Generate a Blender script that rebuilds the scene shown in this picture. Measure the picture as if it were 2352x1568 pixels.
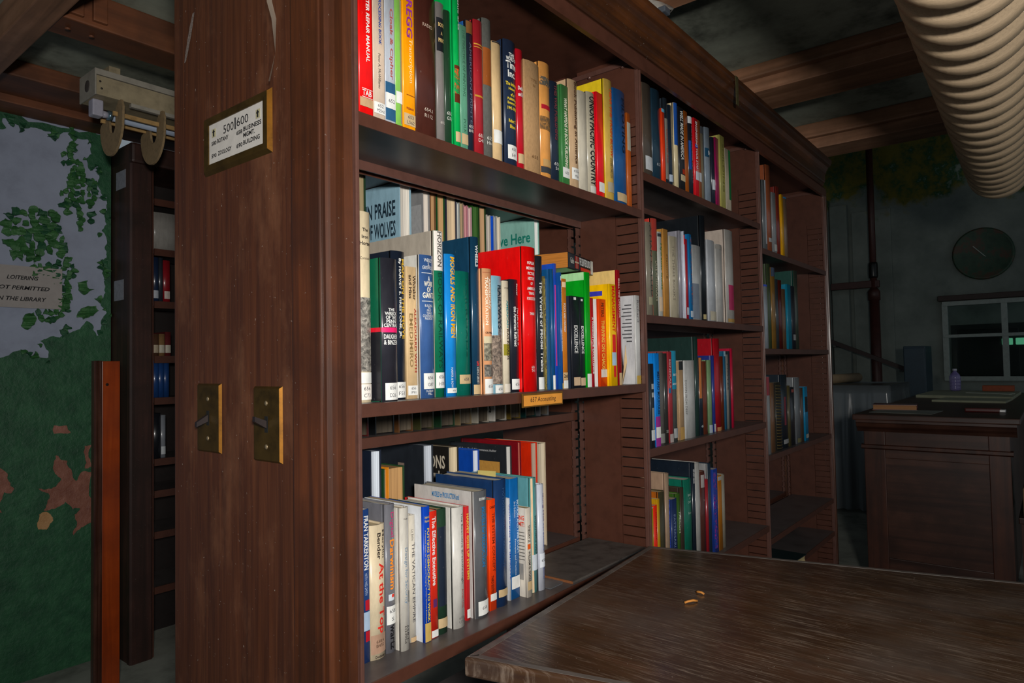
import bpy, bmesh, math, random
from mathutils import Vector, Matrix
from mathutils.geometry import tessellate_polygon
random.seed(11)
# ------------------------------------------------------------------ camera, world, light, exposure
S = bpy.context.scene
COL = S.collection
for o in list(bpy.data.objects): bpy.data.objects.remove(o, do_unlink=True)
cam_d = bpy.data.cameras.new('camera'); cam = bpy.data.objects.new('camera', cam_d); COL.objects.link(cam)
cam_d.sensor_width = 36.0; cam_d.lens = 36.0 * 1543.74 / 2352.0; cam_d.clip_start = 0.02; cam_d.clip_end = 60
YAW, PITCH, ROLL, CAMZ = math.radians(38.7907), math.radians(1.9473), math.radians(-1.0530), 1.25
_f = Vector((math.cos(YAW)*math.cos(PITCH), math.sin(YAW)*math.cos(PITCH), math.sin(PITCH)))
_r = Vector((math.sin(YAW), -math.cos(YAW), 0)); _u = _r.cross(_f)
_r2 = math.cos(ROLL)*_r + math.sin(ROLL)*_u; _u2 = -math.sin(ROLL)*_r + math.cos(ROLL)*_u
cam.matrix_world = Matrix(((_r2.x, _u2.x, -_f.x, 0), (_r2.y, _u2.y, -_f.y, 0), (_r2.z, _u2.z, -_f.z, CAMZ), (0, 0, 0, 1)))
S.camera = cam
w = bpy.data.worlds.new('world'); S.world = w; w.use_nodes = True
w.node_tree.nodes['Background'].inputs[0].default_value = (0.62, 0.72, 0.80, 1)
w.node_tree.nodes['Background'].inputs[1].default_value = 0.27
# the photographer's hand-held torch beside the camera
ld = bpy.data.lights.new('torch', 'SPOT'); lamp = bpy.data.objects.new('torch', ld); COL.objects.link(lamp)
ld.energy = 185; ld.color = (1.0, 0.965, 0.91); ld.spot_size = math.radians(112); ld.spot_blend = 1.0; ld.shadow_soft_size = 0.09
lamp.location = (-0.25, -0.50, 1.43)
lamp.rotation_euler = (Vector((1.25, 0.87, 1.50)) - lamp.location).to_track_quat('-Z', 'Y').to_euler()
S.view_settings.view_transform = 'Standard'; S.view_settings.look = 'None'
S.view_settings.exposure = 0.0; S.view_settings.gamma = 1.0; S.view_settings.use_curve_mapping = False

# ------------------------------------------------------------------ materials
def lin(h):
    h = h.lstrip('#'); out = []
    for i in (0, 2, 4):
        c = int(h[i:i+2], 16) / 255.0
        out.append(c/12.92 if c <= 0.04045 else ((c+0.055)/1.055)**2.4)
    return tuple(out) + (1.0,)
MC = {}
def new_mat(key):
    m = bpy.data.materials.new(key); m.use_nodes = True
    return m, m.node_tree.nodes, m.node_tree.links, m.node_tree.nodes['Principled BSDF']
def coords(N, L, scale=(1, 1, 1), world=False):
    tc = N.new('ShaderNodeTexCoord'); mp = N.new('ShaderNodeMapping'); mp.inputs['Scale'].default_value = scale
    if world:
        g = N.new('ShaderNodeNewGeometry'); L.new(g.outputs['Position'], mp.inputs['Vector'])
    else: L.new(tc.outputs['Object'], mp.inputs['Vector'])
    return mp.outputs['Vector']
def noise(N, L, vec, scale, detail=4, rough=0.6, dist=0):
    n = N.new('ShaderNodeTexNoise'); n.inputs['Scale'].default_value = scale; n.inputs['Detail'].default_value = detail
    n.inputs['Roughness'].default_value = rough; n.inputs['Distortion'].default_value = dist
    L.new(vec, n.inputs['Vector']); return n.outputs['Fac']
def ramp(N, L, fac, stops):
    r = N.new('ShaderNodeValToRGB'); L.new(fac, r.inputs['Fac']); e = r.color_ramp.elements
    while len(e) < len(stops): e.new(0.5)
    for k, (p, c) in enumerate(stops): e[k].position = p; e[k].color = c if len(c) == 4 else tuple(c) + (1,)
    return r.outputs['Color']
def mixc(N, L, fac, a, b, mode='MIX'):
    m = N.new('ShaderNodeMix'); m.data_type = 'RGBA'; m.blend_type = mode
    if hasattr(fac, 'links'): L.new(fac, m.inputs[0])
    else: m.inputs[0].default_value = fac
    for v, i in ((a, 6), (b, 7)):
        if hasattr(v, 'links'): L.new(v, m.inputs[i])
        else: m.inputs[i].default_value = v
    return m.outputs[2]
def bump(N, L, p, fac, strength=0.2, dist=0.002):
    b = N.new('ShaderNodeBump'); b.inputs['Strength'].default_value = strength; b.inputs['Distance'].default_value = dist
    L.new(fac, b.inputs['Height']); L.new(b.outputs['Normal'], p.inputs['Normal'])
def scale_c(c, k): return (min(c[0]*k, 1), min(c[1]*k, 1), min(c[2]*k, 1), 1)
def cover_mat(hexc, kind='h'):
    """book cover colour with slight scuffing; h jacket, p paperback, c cloth, s sticker, t print"""
    key = 'cover_%s_%s' % (hexc, kind)
    if key in MC: return MC[key]
    m, N, L, p = new_mat(key); c = lin(hexc)
    v = coords(N, L, (1, 1, 0.35))
    n = noise(N, L, v, 60 if kind != 'c' else 300, 5, 0.65)
    col = ramp(N, L, n, [(0.30, scale_c(c, 0.80)), (0.55, c), (0.80, scale_c(c, 1.12))])
    if kind in ('h', 'p', 'c'):
        n2 = noise(N, L, v, 210, 3, 0.7)
        f = ramp(N, L, n2, [(0.70, (0, 0, 0)), (0.78, (0.30, 0.30, 0.30))])
        col = mixc(N, L, f, col, (0.45, 0.42, 0.38, 1))
    L.new(col, p.inputs['Base Color'])
    p.inputs['Roughness'].default_value = {'h': 0.34, 'p': 0.40, 'c': 0.8, 's': 0.55, 't': 0.5}[kind]
    p.inputs['Specular IOR Level'].default_value = {'h': 0.5, 'p': 0.45, 'c': 0.2, 's': 0.3, 't': 0.3}[kind]
    if kind in ('h', 'p'):
        p.inputs['Coat Weight'].default_value = 0.35 if kind == 'h' else 0.2
        p.inputs['Coat Roughness'].default_value = 0.16
    if kind == 'c': bump(N, L, p, n, 0.35, 0.0008)
    MC[key] = m; return m
def picture_mat(hexa, hexb):
    key = 'picture_%s_%s' % (hexa, hexb)
    if key in MC: return MC[key]
    m, N, L, p = new_mat(key); v = coords(N, L, (1, 1, 1)); n = noise(N, L, v, 95, 6, 0.75, 1.2)
    L.new(ramp(N, L, n, [(0.36, lin(hexa)), (0.50, scale_c(lin(hexb), 0.5)), (0.62, lin(hexb))]), p.inputs['Base Color'])
    p.inputs['Roughness'].default_value = 0.35; p.inputs['Coat Weight'].default_value = 0.3; MC[key] = m; return m
def panel_wood():
    m, N, L, p = new_mat('walnut_end_panel'); v = coords(N, L, (70, 70, 2.2), True); n = noise(N, L, v, 1.0, 8, 0.7, 0.8)
    v3 = coords(N, L, (14, 14, 0.9), True); n3 = noise(N, L, v3, 1.0, 5, 0.6, 1.5)
    col = ramp(N, L, n, [(0.30, lin('#381D12')), (0.50, lin('#4E2A18')), (0.72, lin('#623820'))])
    col = mixc(N, L, ramp(N, L, n3, [(0.38, (.32, .32, .32)), (0.62, (0, 0, 0))]), col, lin('#2C1710'))
    v2 = coords(N, L, (1, 1, 0.45), True); b = noise(N, L, v2, 11, 6, 0.65)
    col = mixc(N, L, ramp(N, L, b, [(0.52, (0, 0, 0)), (0.74, (.5, .5, .5))]), col, lin('#7A5036'))
    d = noise(N, L, coords(N, L, (1, 1, 1), True), 190, 2, 0.5)
    col = mixc(N, L, ramp(N, L, d, [(0.73, (0, 0, 0)), (0.78, (.55, .55, .55))]), col, lin('#A89C90'))
    L.new(col, p.inputs['Base Color']); L.new(ramp(N, L, b, [(0.3, (.34,)*3), (0.7, (.58,)*3)]), p.inputs['Roughness']); p.inputs['Specular IOR Level'].default_value = .4
    bump(N, L, p, n, 0.12, 0.002); return m
def pages_mat(hexc='#C9B693'):
    key = 'pages_' + hexc
    if key in MC: return MC[key]
    m, N, L, p = new_mat(key); c = lin(hexc)
    v = coords(N, L, (900, 14, 3)); n = noise(N, L, v, 1.0, 3, 0.7)
    col = ramp(N, L, n, [(0.32, scale_c(c, 0.55)), (0.5, c), (0.72, scale_c(c, 1.15))])
    L.new(col, p.inputs['Base Color']); p.inputs['Roughness'].default_value = 0.9; p.inputs['Specular IOR Level'].default_value = 0.1
    bump(N, L, p, n, 0.4, 0.0006); MC[key] = m; return m
def plain(key, hexc, rough=0.6, metal=0.0, var=0.15, scale=30.0, spec=0.4, bmp=0.0, world=False, coat=0.0):
    if key in MC: return MC[key]
    m, N, L, p = new_mat(key); c = lin(hexc); v = coords(N, L, (1, 1, 1), world)
    n = noise(N, L, v, scale, 6, 0.65)
    L.new(ramp(N, L, n, [(0.3, scale_c(c, 1-var*1.6)), (0.5, c), (0.75, scale_c(c, 1+var))]), p.inputs['Base Color'])
    p.inputs['Roughness'].default_value = rough; p.inputs['Metallic'].default_value = metal; p.inputs['Specular IOR Level'].default_value = spec
    p.inputs['Coat Weight'].default_value = coat
    if bmp: bump(N, L, p, n, bmp, 0.004)
    MC[key] = m; return m
def wood(key, dark, mid, light, axis='z', rough=0.38, scale=1.0, dust=0.0, spec=0.45, scr=0.0, coat=0.0):
    if key in MC: return MC[key]
    m, N, L, p = new_mat(key)
    st = {'z': (26, 26, 1.1), 'x': (1.1, 26, 26), 'y': (26, 1.1, 26)}[axis]
    v = coords(N, L, tuple(a*scale for a in st), True)
    n = noise(N, L, v, 1.0, 7, 0.62, 0.6)
    col = ramp(N, L, n, [(0.28, lin(dark)), (0.50, lin(mid)), (0.74, lin(light))])
    v2 = coords(N, L, (1, 1, 1), True)
    b = noise(N, L, v2, 5.5, 5, 0.6)
    col = mixc(N, L, ramp(N, L, b, [(0.38, (0, 0, 0)), (0.66, (0.75, 0.75, 0.75))]), col, lin(dark))
    if dust:
        d = noise(N, L, v2, 210, 2, 0.5)
        col = mixc(N, L, ramp(N, L, d, [(0.725, (0, 0, 0)), (0.78, (dust, dust, dust))]), col, lin('#9A948C'))
    if scr:
        sv = coords(N, L, (190, 9, 9), True) ; s1 = noise(N, L, sv, 1.6, 6, 0.75, 0.4)
        msk = ramp(N, L, noise(N, L, v2, 7.5, 5, 0.65), [(0.38, (.12,)*3), (0.60, (1, 1, 1))])
        col = mixc(N, L, mixc(N, L, 1.0, ramp(N, L, s1, [(0.50, (0, 0, 0)), (0.66, (scr, scr, scr))]), msk, 'MULTIPLY'), col, lin('#A08E7E'))
        sv2 = coords(N, L, (1, 1, 1), True); s2 = noise(N, L, sv2, 3.2, 4, 0.6)
        col = mixc(N, L, ramp(N, L, s2, [(0.50, (0, 0, 0)), (0.72, (scr*0.7,)*3)]), col, lin('#6A625C'))
        rr = ramp(N, L, s2, [(0.35, (rough*0.75,)*3), (0.7, (min(rough*1.7, 1),)*3)]); L.new(rr, p.inputs['Roughness'])
    else: p.inputs['Roughness'].default_value = rough
    L.new(col, p.inputs['Base Color']); p.inputs['Specular IOR Level'].default_value = spec
    p.inputs['Coat Weight'].default_value = coat; p.inputs['Coat Roughness'].default_value = 0.2
    bump(N, L, p, n, 0.12, 0.002); MC[key] = m; return m

# ------------------------------------------------------------------ mesh helpers
def obj(name, verts, faces, mat=None, parent=None, smooth=False, loc=None):
    me = bpy.data.meshes.new(name); me.from_pydata([tuple(v) for v in verts], [], faces); me.update()
    if mat: me.materials.append(mat)
    if smooth:
        for p in me.polygons: p.use_smooth = True
    return link(name, me, parent, loc)
def link(name, me, parent=None, loc=None):
    o = bpy.data.objects.new(name, me); COL.objects.link(o)
    if parent: o.parent = parent
    if loc: o.location = loc
    return o
def empty(name, loc=(0, 0, 0), rz=0.0):
    o = bpy.data.objects.new(name, None); COL.objects.link(o); o.location = loc; o.rotation_euler = (0, 0, rz); o.empty_display_size = 0.05
    return o
def tag(o, label, cat, group=None, kind=None):
    o['label'] = label; o['category'] = cat
    if group: o['group'] = group
    if kind: o['kind'] = kind
    return o
def struct(o, label=None):
    o['kind'] = 'structure'
    if label: o['label'] = label
    return o
CUBE_F = [(0, 3, 2, 1), (4, 5, 6, 7), (0, 1, 5, 4), (1, 2, 6, 5), (2, 3, 7, 6), (3, 0, 4, 7)]
def boxv(x0, x1, y0, y1, z0, z1):
    return [(x0, y0, z0), (x1, y0, z0), (x1, y1, z0), (x0, y1, z0), (x0, y0, z1), (x1, y0, z1), (x1, y1, z1), (x0, y1, z1)]
def box(name, x0, x1, y0, y1, z0, z1, mat, parent=None, bev=0.0):
    if not bev: return obj(name, boxv(x0, x1, y0, y1, z0, z1), CUBE_F, mat, parent)
    bm = bmesh.new(); vs = [bm.verts.new(v) for v in boxv(x0, x1, y0, y1, z0, z1)]
    for f in CUBE_F: bm.faces.new([vs[i] for i in f])
    bmesh.ops.bevel(bm, geom=bm.edges[:], offset=bev, segments=2, affect='EDGES', profile=0.6)
    return from_bm(name, bm, mat, parent)
def from_bm(name, bm, mat, parent=None, smooth=False):
    me = bpy.data.meshes.new(name); bm.to_mesh(me); bm.free()
    if mat: me.materials.append(mat)
    if smooth:
        for p in me.polygons: p.use_smooth = True
    return link(name, me, parent)
def prism(name, prof, axis, a, b, mat, parent=None, smooth=False):
    """extrude a closed 2D profile along an axis. x: prof=(y,z); y: prof=(x,z); z: prof=(x,y)"""
    n = len(prof); vs = []
    for t in (a, b):
        for (p, q) in prof: vs.append({'x': (t, p, q), 'y': (p, t, q), 'z': (p, q, t)}[axis])
    fs = [(i, (i+1) % n, n+(i+1) % n, n+i) for i in range(n)]
    fs.append(tuple(range(n))[::-1]); fs.append(tuple(range(n, 2*n)))
    bm = bmesh.new(); bv = [bm.verts.new(v) for v in vs]
    for f in fs: bm.faces.new([bv[i] for i in f])
    bmesh.ops.recalc_face_normals(bm, faces=bm.faces[:])
    return from_bm(name, bm, mat, parent, smooth)
def tube(name, pts, r, mat, parent=None, seg=10, cap=True, radii=None):
    pts = [Vector(p) for p in pts]; vs = []; fs = []
    for i, p in enumerate(pts):
        d = (pts[min(i+1, len(pts)-1)] - pts[max(i-1, 0)]).normalized()
        a = d.cross(Vector((0, 0, 1)));
        if a.length < 1e-3: a = d.cross(Vector((0, 1, 0)))
        a.normalize(); b = d.cross(a); rr = radii[i] if radii else r
        for k in range(seg):
            t = 2*math.pi*k/seg; vs.append(p + rr*(math.cos(t)*a + math.sin(t)*b))
    for i in range(len(pts)-1):
        for k in range(seg):
            k2 = (k+1) % seg; fs.append((i*seg+k, i*seg+k2, (i+1)*seg+k2, (i+1)*seg+k))
    if cap: fs.append(tuple(range(seg))[::-1]); fs.append(tuple(range((len(pts)-1)*seg, len(pts)*seg)))
    bm = bmesh.new(); bv = [bm.verts.new(v) for v in vs]
    for f in fs: bm.faces.new([bv[i] for i in f])
    bmesh.ops.recalc_face_normals(bm, faces=bm.faces[:])
    return from_bm(name, bm, mat, parent, True)
def lathe(name, prof, mat, parent=None, seg=20, loc=None):
    """prof: list of (r,z)"""
    vs = []; fs = []; n = len(prof)
    for (r, z) in prof:
        for k in range(seg): t = 2*math.pi*k/seg; vs.append((r*math.cos(t), r*math.sin(t), z))
    for i in range(n-1):
        for k in range(seg): k2 = (k+1) % seg; fs.append((i*seg+k, i*seg+k2, (i+1)*seg+k2, (i+1)*seg+k))
    fs.append(tuple(range(seg))[::-1]); fs.append(tuple(range((n-1)*seg, n*seg)))
    return obj(name, vs, fs, mat, parent, True, loc)

# ------------------------------------------------------------------ lettering: glyph outlines are gathered first and meshed in one go
TEXT_JOBS = []
def text_job(s, bold, place, mat, parent, name, shear=0.0, cuts=None):
    """place(u,v) -> 3D point, u,v in 0..1 over the bounds of the string; jobs with the same (parent,name,mat) are joined"""
    TEXT_JOBS.append((s, bold, shear, place, mat, parent, name, cuts))
def run_text_jobs():
    keys = sorted({(j[0], j[1], j[2]) for j in TEXT_JOBS}); tmp = {}
    for k in keys:
        cu = bpy.data.curves.new('t', 'FONT'); cu.body = k[0]; cu.size = 1; cu.shear = k[2]; cu.offset = 0.022 if k[1] else 0.0
        cu.resolution_u = 2; cu.fill_mode = 'FRONT'; o = bpy.data.objects.new('t', cu); COL.objects.link(o); tmp[k] = o
    bpy.context.view_layer.update(); dg = bpy.context.evaluated_depsgraph_get(); geo = {}
    for k, o in tmp.items():
        me = bpy.data.meshes.new_from_object(o.evaluated_get(dg)); geo[k] = me
    for o in tmp.values():
        cu = o.data; bpy.data.objects.remove(o, do_unlink=True); bpy.data.curves.remove(cu)
    groups = {}
    for (s, bold, shear, place, mat, parent, name, cuts) in TEXT_JOBS:
        g = groups.setdefault((parent.name, name, mat.name), dict(parent=parent, name=name, mat=mat, bm=bmesh.new()))
        me = geo[(s, bold, shear)]
        if not me.vertices: continue
        b = bmesh.new(); b.from_mesh(me)
        xs = [v.co.x for v in b.verts]; ys = [v.co.y for v in b.verts]
        x0, x1, y0, y1 = min(xs), max(xs), min(ys), max(ys)
        for v in b.verts: v.co.x = (v.co.x-x0)/max(x1-x0, 1e-6); v.co.y = (v.co.y-y0)/max(y1-y0, 1e-6)
        if cuts:
            for t in (0.2, 0.4, 0.6, 0.8):
                no = (1, 0, 0) if cuts == 'u' else (0, 1, 0); co = (t, 0, 0) if cuts == 'u' else (0, t, 0)
                bmesh.ops.bisect_plane(b, geom=b.verts[:]+b.edges[:]+b.faces[:], plane_co=co, plane_no=no)
        for v in b.verts: v.co = Vector(place(v.co.x, v.co.y))
        m2 = bpy.data.meshes.new('x'); b.to_mesh(m2); b.free(); g['bm'].from_mesh(m2); bpy.data.meshes.remove(m2)
    for g in groups.values(): from_bm(g['name'], g['bm'], g['mat'], g['parent'])
    for me in geo.values(): bpy.data.meshes.remove(me)
def flat_text(s, p0, du, dv, mat, parent, name='lettering', bold=0, shear=0.0):
    p0, du, dv = Vector(p0), Vector(du), Vector(dv)
    text_job(s, bold, lambda u, v: p0 + du*u + dv*v, mat, parent, name, shear)

# ------------------------------------------------------------------ a book: spine at local y=0 facing -Y, x 0..t, z 0..h
def book(label, kind, t, h, d, colour, side=None, pages='#C9B693', decos=(), cat='book', group=None, spine_print=True, hollow=0.004):
    root = empty('book'); tag(root, label, cat, group)
    hard = kind in ('h', 'c')
    bd = min(0.0028 if hard else 0.0007, t*0.2); sag = min(0.16*t, 0.0055) if hard else min(0.05*t, 0.0008)
    ov = 0.003 if hard else 0.0006
    def ys(x): q = 2*x/t - 1; return sag*q*q
    us = [0, .08, .22, .38, .5, .62, .78, .92, 1.0]
    gr = min(0.0012, t*0.12) if hard else 0.0
    outer = [(0, d), (0, 0.0125), (gr, 0.0085), (0, 0.0055+sag)] if hard else [(0, d), (0, 0.01), (0, 0.006), (0, 0.003)]
    outer += [(u*t, ys(u*t)) for u in us]
    outer += [(t-x, y) for (x, y) in outer[:4][::-1]]
    inner = []
    n = len(outer)
    for i, (x, y) in enumerate(outer):
        if i < 4: inner.append((bd + (gr if i == 2 else 0), y))
        elif i >= n-4: inner.append((t-bd-(gr if i == n-3 else 0), y))
        else: inner.append((min(max(x, bd), t-bd), y+bd))
    vs = []
    for z in (0, h):
        vs += [(x, y, z) for x, y in outer]; vs += [(x, y, z) for x, y in inner]
    fs = []
    for i in range(n-1):
        fs += [(i, i+1, 2*n+i+1, 2*n+i), (n+i+1, n+i, 3*n+i, 3*n+i+1), (n+i, n+i+1, i+1, i), (2*n+i, 2*n+i+1, 3*n+i+1, 3*n+i)]
    fs += [(0, 2*n, 3*n, n), (n-1, 2*n-1, 4*n-1, 3*n-1)]
    fs = [f[::-1] for f in fs]
    m1 = cover_mat(colour, kind if kind in 'hpc' else 'p')
    bm = bmesh.new(); bv = [bm.verts.new(v) for v in vs]
    for f in fs: bm.faces.new([bv[i] for i in f])
    bmesh.ops.recalc_face_normals(bm, faces=bm.faces[:])
    cv = from_bm('cover', bm, m1, root)
    if side:
        cv.data.materials.append(cover_mat(side, 'p'))
        for p in cv.data.polygons:
            if p.center.x < bd*0.6 and p.center.y > 0.006: p.material_index = 1
    for p in cv.data.polygons: p.use_smooth = abs(p.normal.z) < 0.3 and p.center.y < 0.004+sag
    # page block with hollowed fore-edge
    x0, x1 = bd+0.0001, t-bd-0.0001; y0, y1 = sag+bd+0.001, d-ov
    fe = [0, .25, .5, .75, 1]; prof = [(x0, y0), (x1, y0)] + [(x1+(x0-x1)*q, y1-hollow*(1-(2*q-1)**2)*(1 if hard else 0)) for q in fe]
    if x1-x0 > 0.0006: prism('pages', prof, 'z', ov, h-ov, pages_mat(pages), root)
    E = 0.00035
    def patch(name, x0, x1, z0, z1, mat, lift, parent=root):
        k = 7; v = []
        for j in range(k):
            x = x0+(x1-x0)*j/(k-1); v += [(x, ys(x)-lift, z0), (x, ys(x)-lift, z1)]
        f = [(2*j, 2*j+2, 2*j+3, 2*j+1) for j in range(k-1)]
        return obj(name, v, f, mat, parent, True)
    nb = 0
    for e in decos:
        if e[0] == 'b':
            f0, f1 = (e[4], e[5]) if len(e) > 5 else (0.0, 1.0); z0, z1 = max(e[2], 0.0005), min(e[3], h-0.0005)
            if z1 > z0: nb += 1; patch('printed_band', t*(0.01+0.98*f0), t*(0.01+0.98*f1), z0, z1, cover_mat(e[1], 'p'), E*(1+0.25*nb))
        elif e[0] == 'p':
            z0, z1 = max(e[3], 0.0005), min(e[4], h-0.0005); nb += 1; f0, f1 = (e[5], e[6]) if len(e) > 6 else (0.0, 1.0)
            patch('spine_picture', t*(0.01+0.98*f0), t*(0.01+0.98*f1), z0, z1, picture_mat(e[1], e[2]), E*(1+0.25*nb))
        elif e[0] == 's':
            z0, z1 = max(e[2], 0.0008), min(e[3], h-0.0005)
            if z1 <= z0: continue
            a, b = (0.03, 0.97) if t < 0.03 else (0.14, 0.97)
            st = patch('spine_label', t*a, t*b, z0, z1, cover_mat(e[1], 's'), E*3.2); k = len(e[4])
            for i, s in enumerate(e[4]):
                hh = min((z1-z0)/(k+1.6), 0.006); zc = z1-(z1-z0)*(0.28+0.44*(i/(max(k-1, 1)) if k > 1 else 0.5))
                wd = min(0.62*t, len(s)*hh*0.75); xa = t*0.56-wd/2
                text_job(s, 0, lambda u, v, xa=xa, wd=wd, zc=zc, hh=hh: (xa+wd*u, ys(xa+wd*u)-E*4.4, zc+hh*(v-0.5)), cover_mat('#4A4A50', 't'), st, 'call_number', 0, 'u')
        elif e[0] == 'v':
            _, s, c, z0, z1, xc, xs, bold = e
            xs = min(xs, 2*min(xc, 1-xc)+0.06); xa = t*(xc-xs/2); wd = t*xs
            text_job(s, bold, lambda u, v, xa=xa, wd=wd, z0=z0, z1=z1: (xa+wd*v, ys(xa+wd*v)-E*2.6, z1-(z1-z0)*u), cover_mat(c, 't'), root, 'title', 0, 'v')
        elif e[0] == 'h':
            _, s, c, zc, hh, wf, bold = e
            wd = t*wf; xa = t*0.53-wd/2
            if xa+wd > t*0.985: xa = t*0.985-wd
            text_job(s, bold, lambda u, v, xa=xa, wd=wd, zc=zc, hh=hh: (xa+wd*u, ys(xa+wd*u)-E*2.6, zc+hh*(v-0.5)), cover_mat(c, 't'), root, 'title', 0, 'u')
    return root
# ------------------------------------------------------------------ the room
M_floor = plain('concrete_floor', '#94968C', 0.75, 0, 0.35, 3.0, 0.3, 0.2, True)
M_tile = plain('ceiling_tile', '#8C9082', 0.8, 0, 0.5, 4.0, 0.2, 0.1, True)
M_plaster = plain('white_plaster', '#99A0B3', 0.85, 0, 0.10, 9.0, 0.2, 0.15, True)
M_far = None
def far_wall_mat():
    m, N, L, p = new_mat('grey_far_plaster'); v = coords(N, L, (1, 1, 1), True)
    n = noise(N, L, v, 2.6, 6, 0.62); g = N.new('ShaderNodeNewGeometry'); sx = N.new('ShaderNodeSeparateXYZ'); L.new(g.outputs['Position'], sx.inputs[0])
    base = ramp(N, L, n, [(0.3, lin('#5E6660')), (0.55, lin('#747B74')), (0.8, lin('#848A82'))])
    a = N.new('ShaderNodeMath'); a.operation = 'MULTIPLY_ADD'; L.new(n, a.inputs[0]); a.inputs[1].default_value = 1.7; L.new(sx.outputs['Z'], a.inputs[2])
    f1 = ramp(N, L, mathn(N, L, 'MULTIPLY_ADD', a.outputs[0], 1.0, -3.55), [(0.30, (0, 0, 0)), (0.52, (1, 1, 1))])
    n2 = noise(N, L, v, 5.5, 5, 0.7); och = ramp(N, L, n2, [(0.42, lin('#6E6420')), (0.5, lin('#5A5A24')), (0.60, lin('#1E4A2C')), (0.70, lin('#7A857A'))])
    L.new(mixc(N, L, f1, base, och), p.inputs['Base Color']); p.inputs['Roughness'].default_value = 0.9; bump(N, L, p, n, 0.3, 0.01)
    return m
def mathn(N, L, op, a, b, c=None):
    m = N.new('ShaderNodeMath'); m.operation = op
    for i, v in enumerate((a, b, c)):
        if v is None: continue
        if hasattr(v, 'links'): L.new(v, m.inputs[i])
        else: m.inputs[i].default_value = v
    return m.outputs[0]
M_far = far_wall_mat()
struct(box('floor', -1.6, 11.6, -2.6, 4.6, -0.12, 0.0, M_floor), 'dark grey concrete floor with crumbs of debris')
struct(box('ceiling', -1.6, 3.62, -2.6, 3.5, 2.41, 2.50, M_tile), 'blackened low ceiling boards between brown beams')
struct(box('ceiling_far', 3.62, 11.6, -2.6, 4.6, 4.05, 4.15, plain('far_ceiling', '#30362F', 0.9, 0, .3, 2, .2)), 'dark high ceiling over the far room')
wb = struct(box('wall_back', -1.6, 1.224, 3.30, 3.46, 0.0, 2.41, M_plaster), 'white plaster wall with peeling green paint')
struct(box('wall_side', 3.62, 9.0, 4.4, 4.56, 0.0, 4.05, M_far), 'grey side wall of the far room')
# far wall around the interior window opening
FX = 9.0
wf = struct(empty('wall_far'), 'stained grey far wall with ochre and green patches near its top')
W0, W1, WZ0, WZ1 = -1.3, 0.942, 0.98, 1.84
for nm, y0, y1, z0, z1 in (('wall_panel', W1, 4.56, 0, 4.05), ('wall_panel', -2.6, W0, 0, 4.05), ('wall_panel', W0, W1, 0, WZ0), ('wall_panel', W0, W1, WZ1, 4.05)):
    box(nm, FX, FX+0.2, y0, y1, z0, z1, M_far, wf)
for y0, y1, z1, dx in ((1.90, 2.09, 3.12, .10), (2.10, 2.14, 3.2, .16)): box('pilaster', FX-dx, FX, y0, y1, 0.9, z1, M_far, wf, 0.006)
box('pilaster', FX-0.03, FX, 1.44, 1.86, 0.4, 3.02, M_far, wf, 0.006)
# interior window: white frame, four panes, dim office behind
win = struct(empty('window_1'), 'white framed interior window with dark office behind')
M_frame = plain('white_window_paint', '#8E9690', 0.6, 0, .12, 20, .3)
for y in (W1, 0.40, -0.14, -0.72, W0): box('mullion', FX-0.05, FX+0.03, y-0.036, y+0.02, WZ0, WZ1, M_frame, win, 0.004)
for z, hh in ((WZ1, .05), (1.475, .035), (WZ0+0.02, .05)): box('glazing_bar', FX-0.055, FX+0.035, W0, W1+0.015, z-hh/2, z+hh/2, M_frame, win, 0.004)
gm, N, L, p = new_mat('window_glass'); p.inputs['Base Color'].default_value = (.8, .9, .88, 1); p.inputs['Roughness'].default_value = 0.05
p.inputs['Transmission Weight'].default_value = 1.0; p.inputs['IOR'].default_value = 1.1; MC['window_glass'] = gm
for a, b in ((0.42, 0.905), (-0.12, 0.364), (-0.70, -0.176), (-1.28, -0.756)):
    for z0, z1 in ((1.02, 1.457), (1.493, 1.815)): box('pane', FX-0.012, FX-0.008, a, b, z0, z1, gm, win)
box('lintel', FX-0.09, FX+0.02, W0, W1+0.05, 1.87, 1.93, plain('dark_lintel', '#33241E', .6), win, 0.006)
struct(box('wall_office', 11.4, 11.6, -2.6, 4.6, 0, 4.05, plain('office_wall', '#8E968E', .8, 0, .2, 2)), 'dim wall of the office behind the window')
od = tag(empty('office_door', (11.36, 0.55, 0)), 'black door seen through the far interior window', 'door')
box('door_leaf', -.03, .03, -.2, .5, 0, 1.62, plain('black_door', '#101412', .5), od, .01)
box('door_frame', .0, .035, -.27, .57, 0, 1.69, plain('door_frame_dark', '#2A302C', .6), od)
# green glowing strip light in the office
em, N, L, p = new_mat('green_glow'); p.inputs['Emission Color'].default_value = (0.25, 1.0, 0.55, 1); p.inputs['Emission Strength'].default_value = 0.22; p.inputs['Base Color'].default_value = (.2, .5, .3, 1)
el = tag(empty('exit_light', (11.2, 0.36, 1.42)), 'small glowing green light behind the far window', 'light')
box('lamp_lens', 0, .03, -.2, .02, -.03, .06, em, el, .01); box('lamp_lens', 0, .03, .05, .17, -.03, .06, em, el, .01); box('backplate', .03, .05, -.24, .2, -.06, .09, plain('lamp_back', '#1A221E', .5), el)
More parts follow.
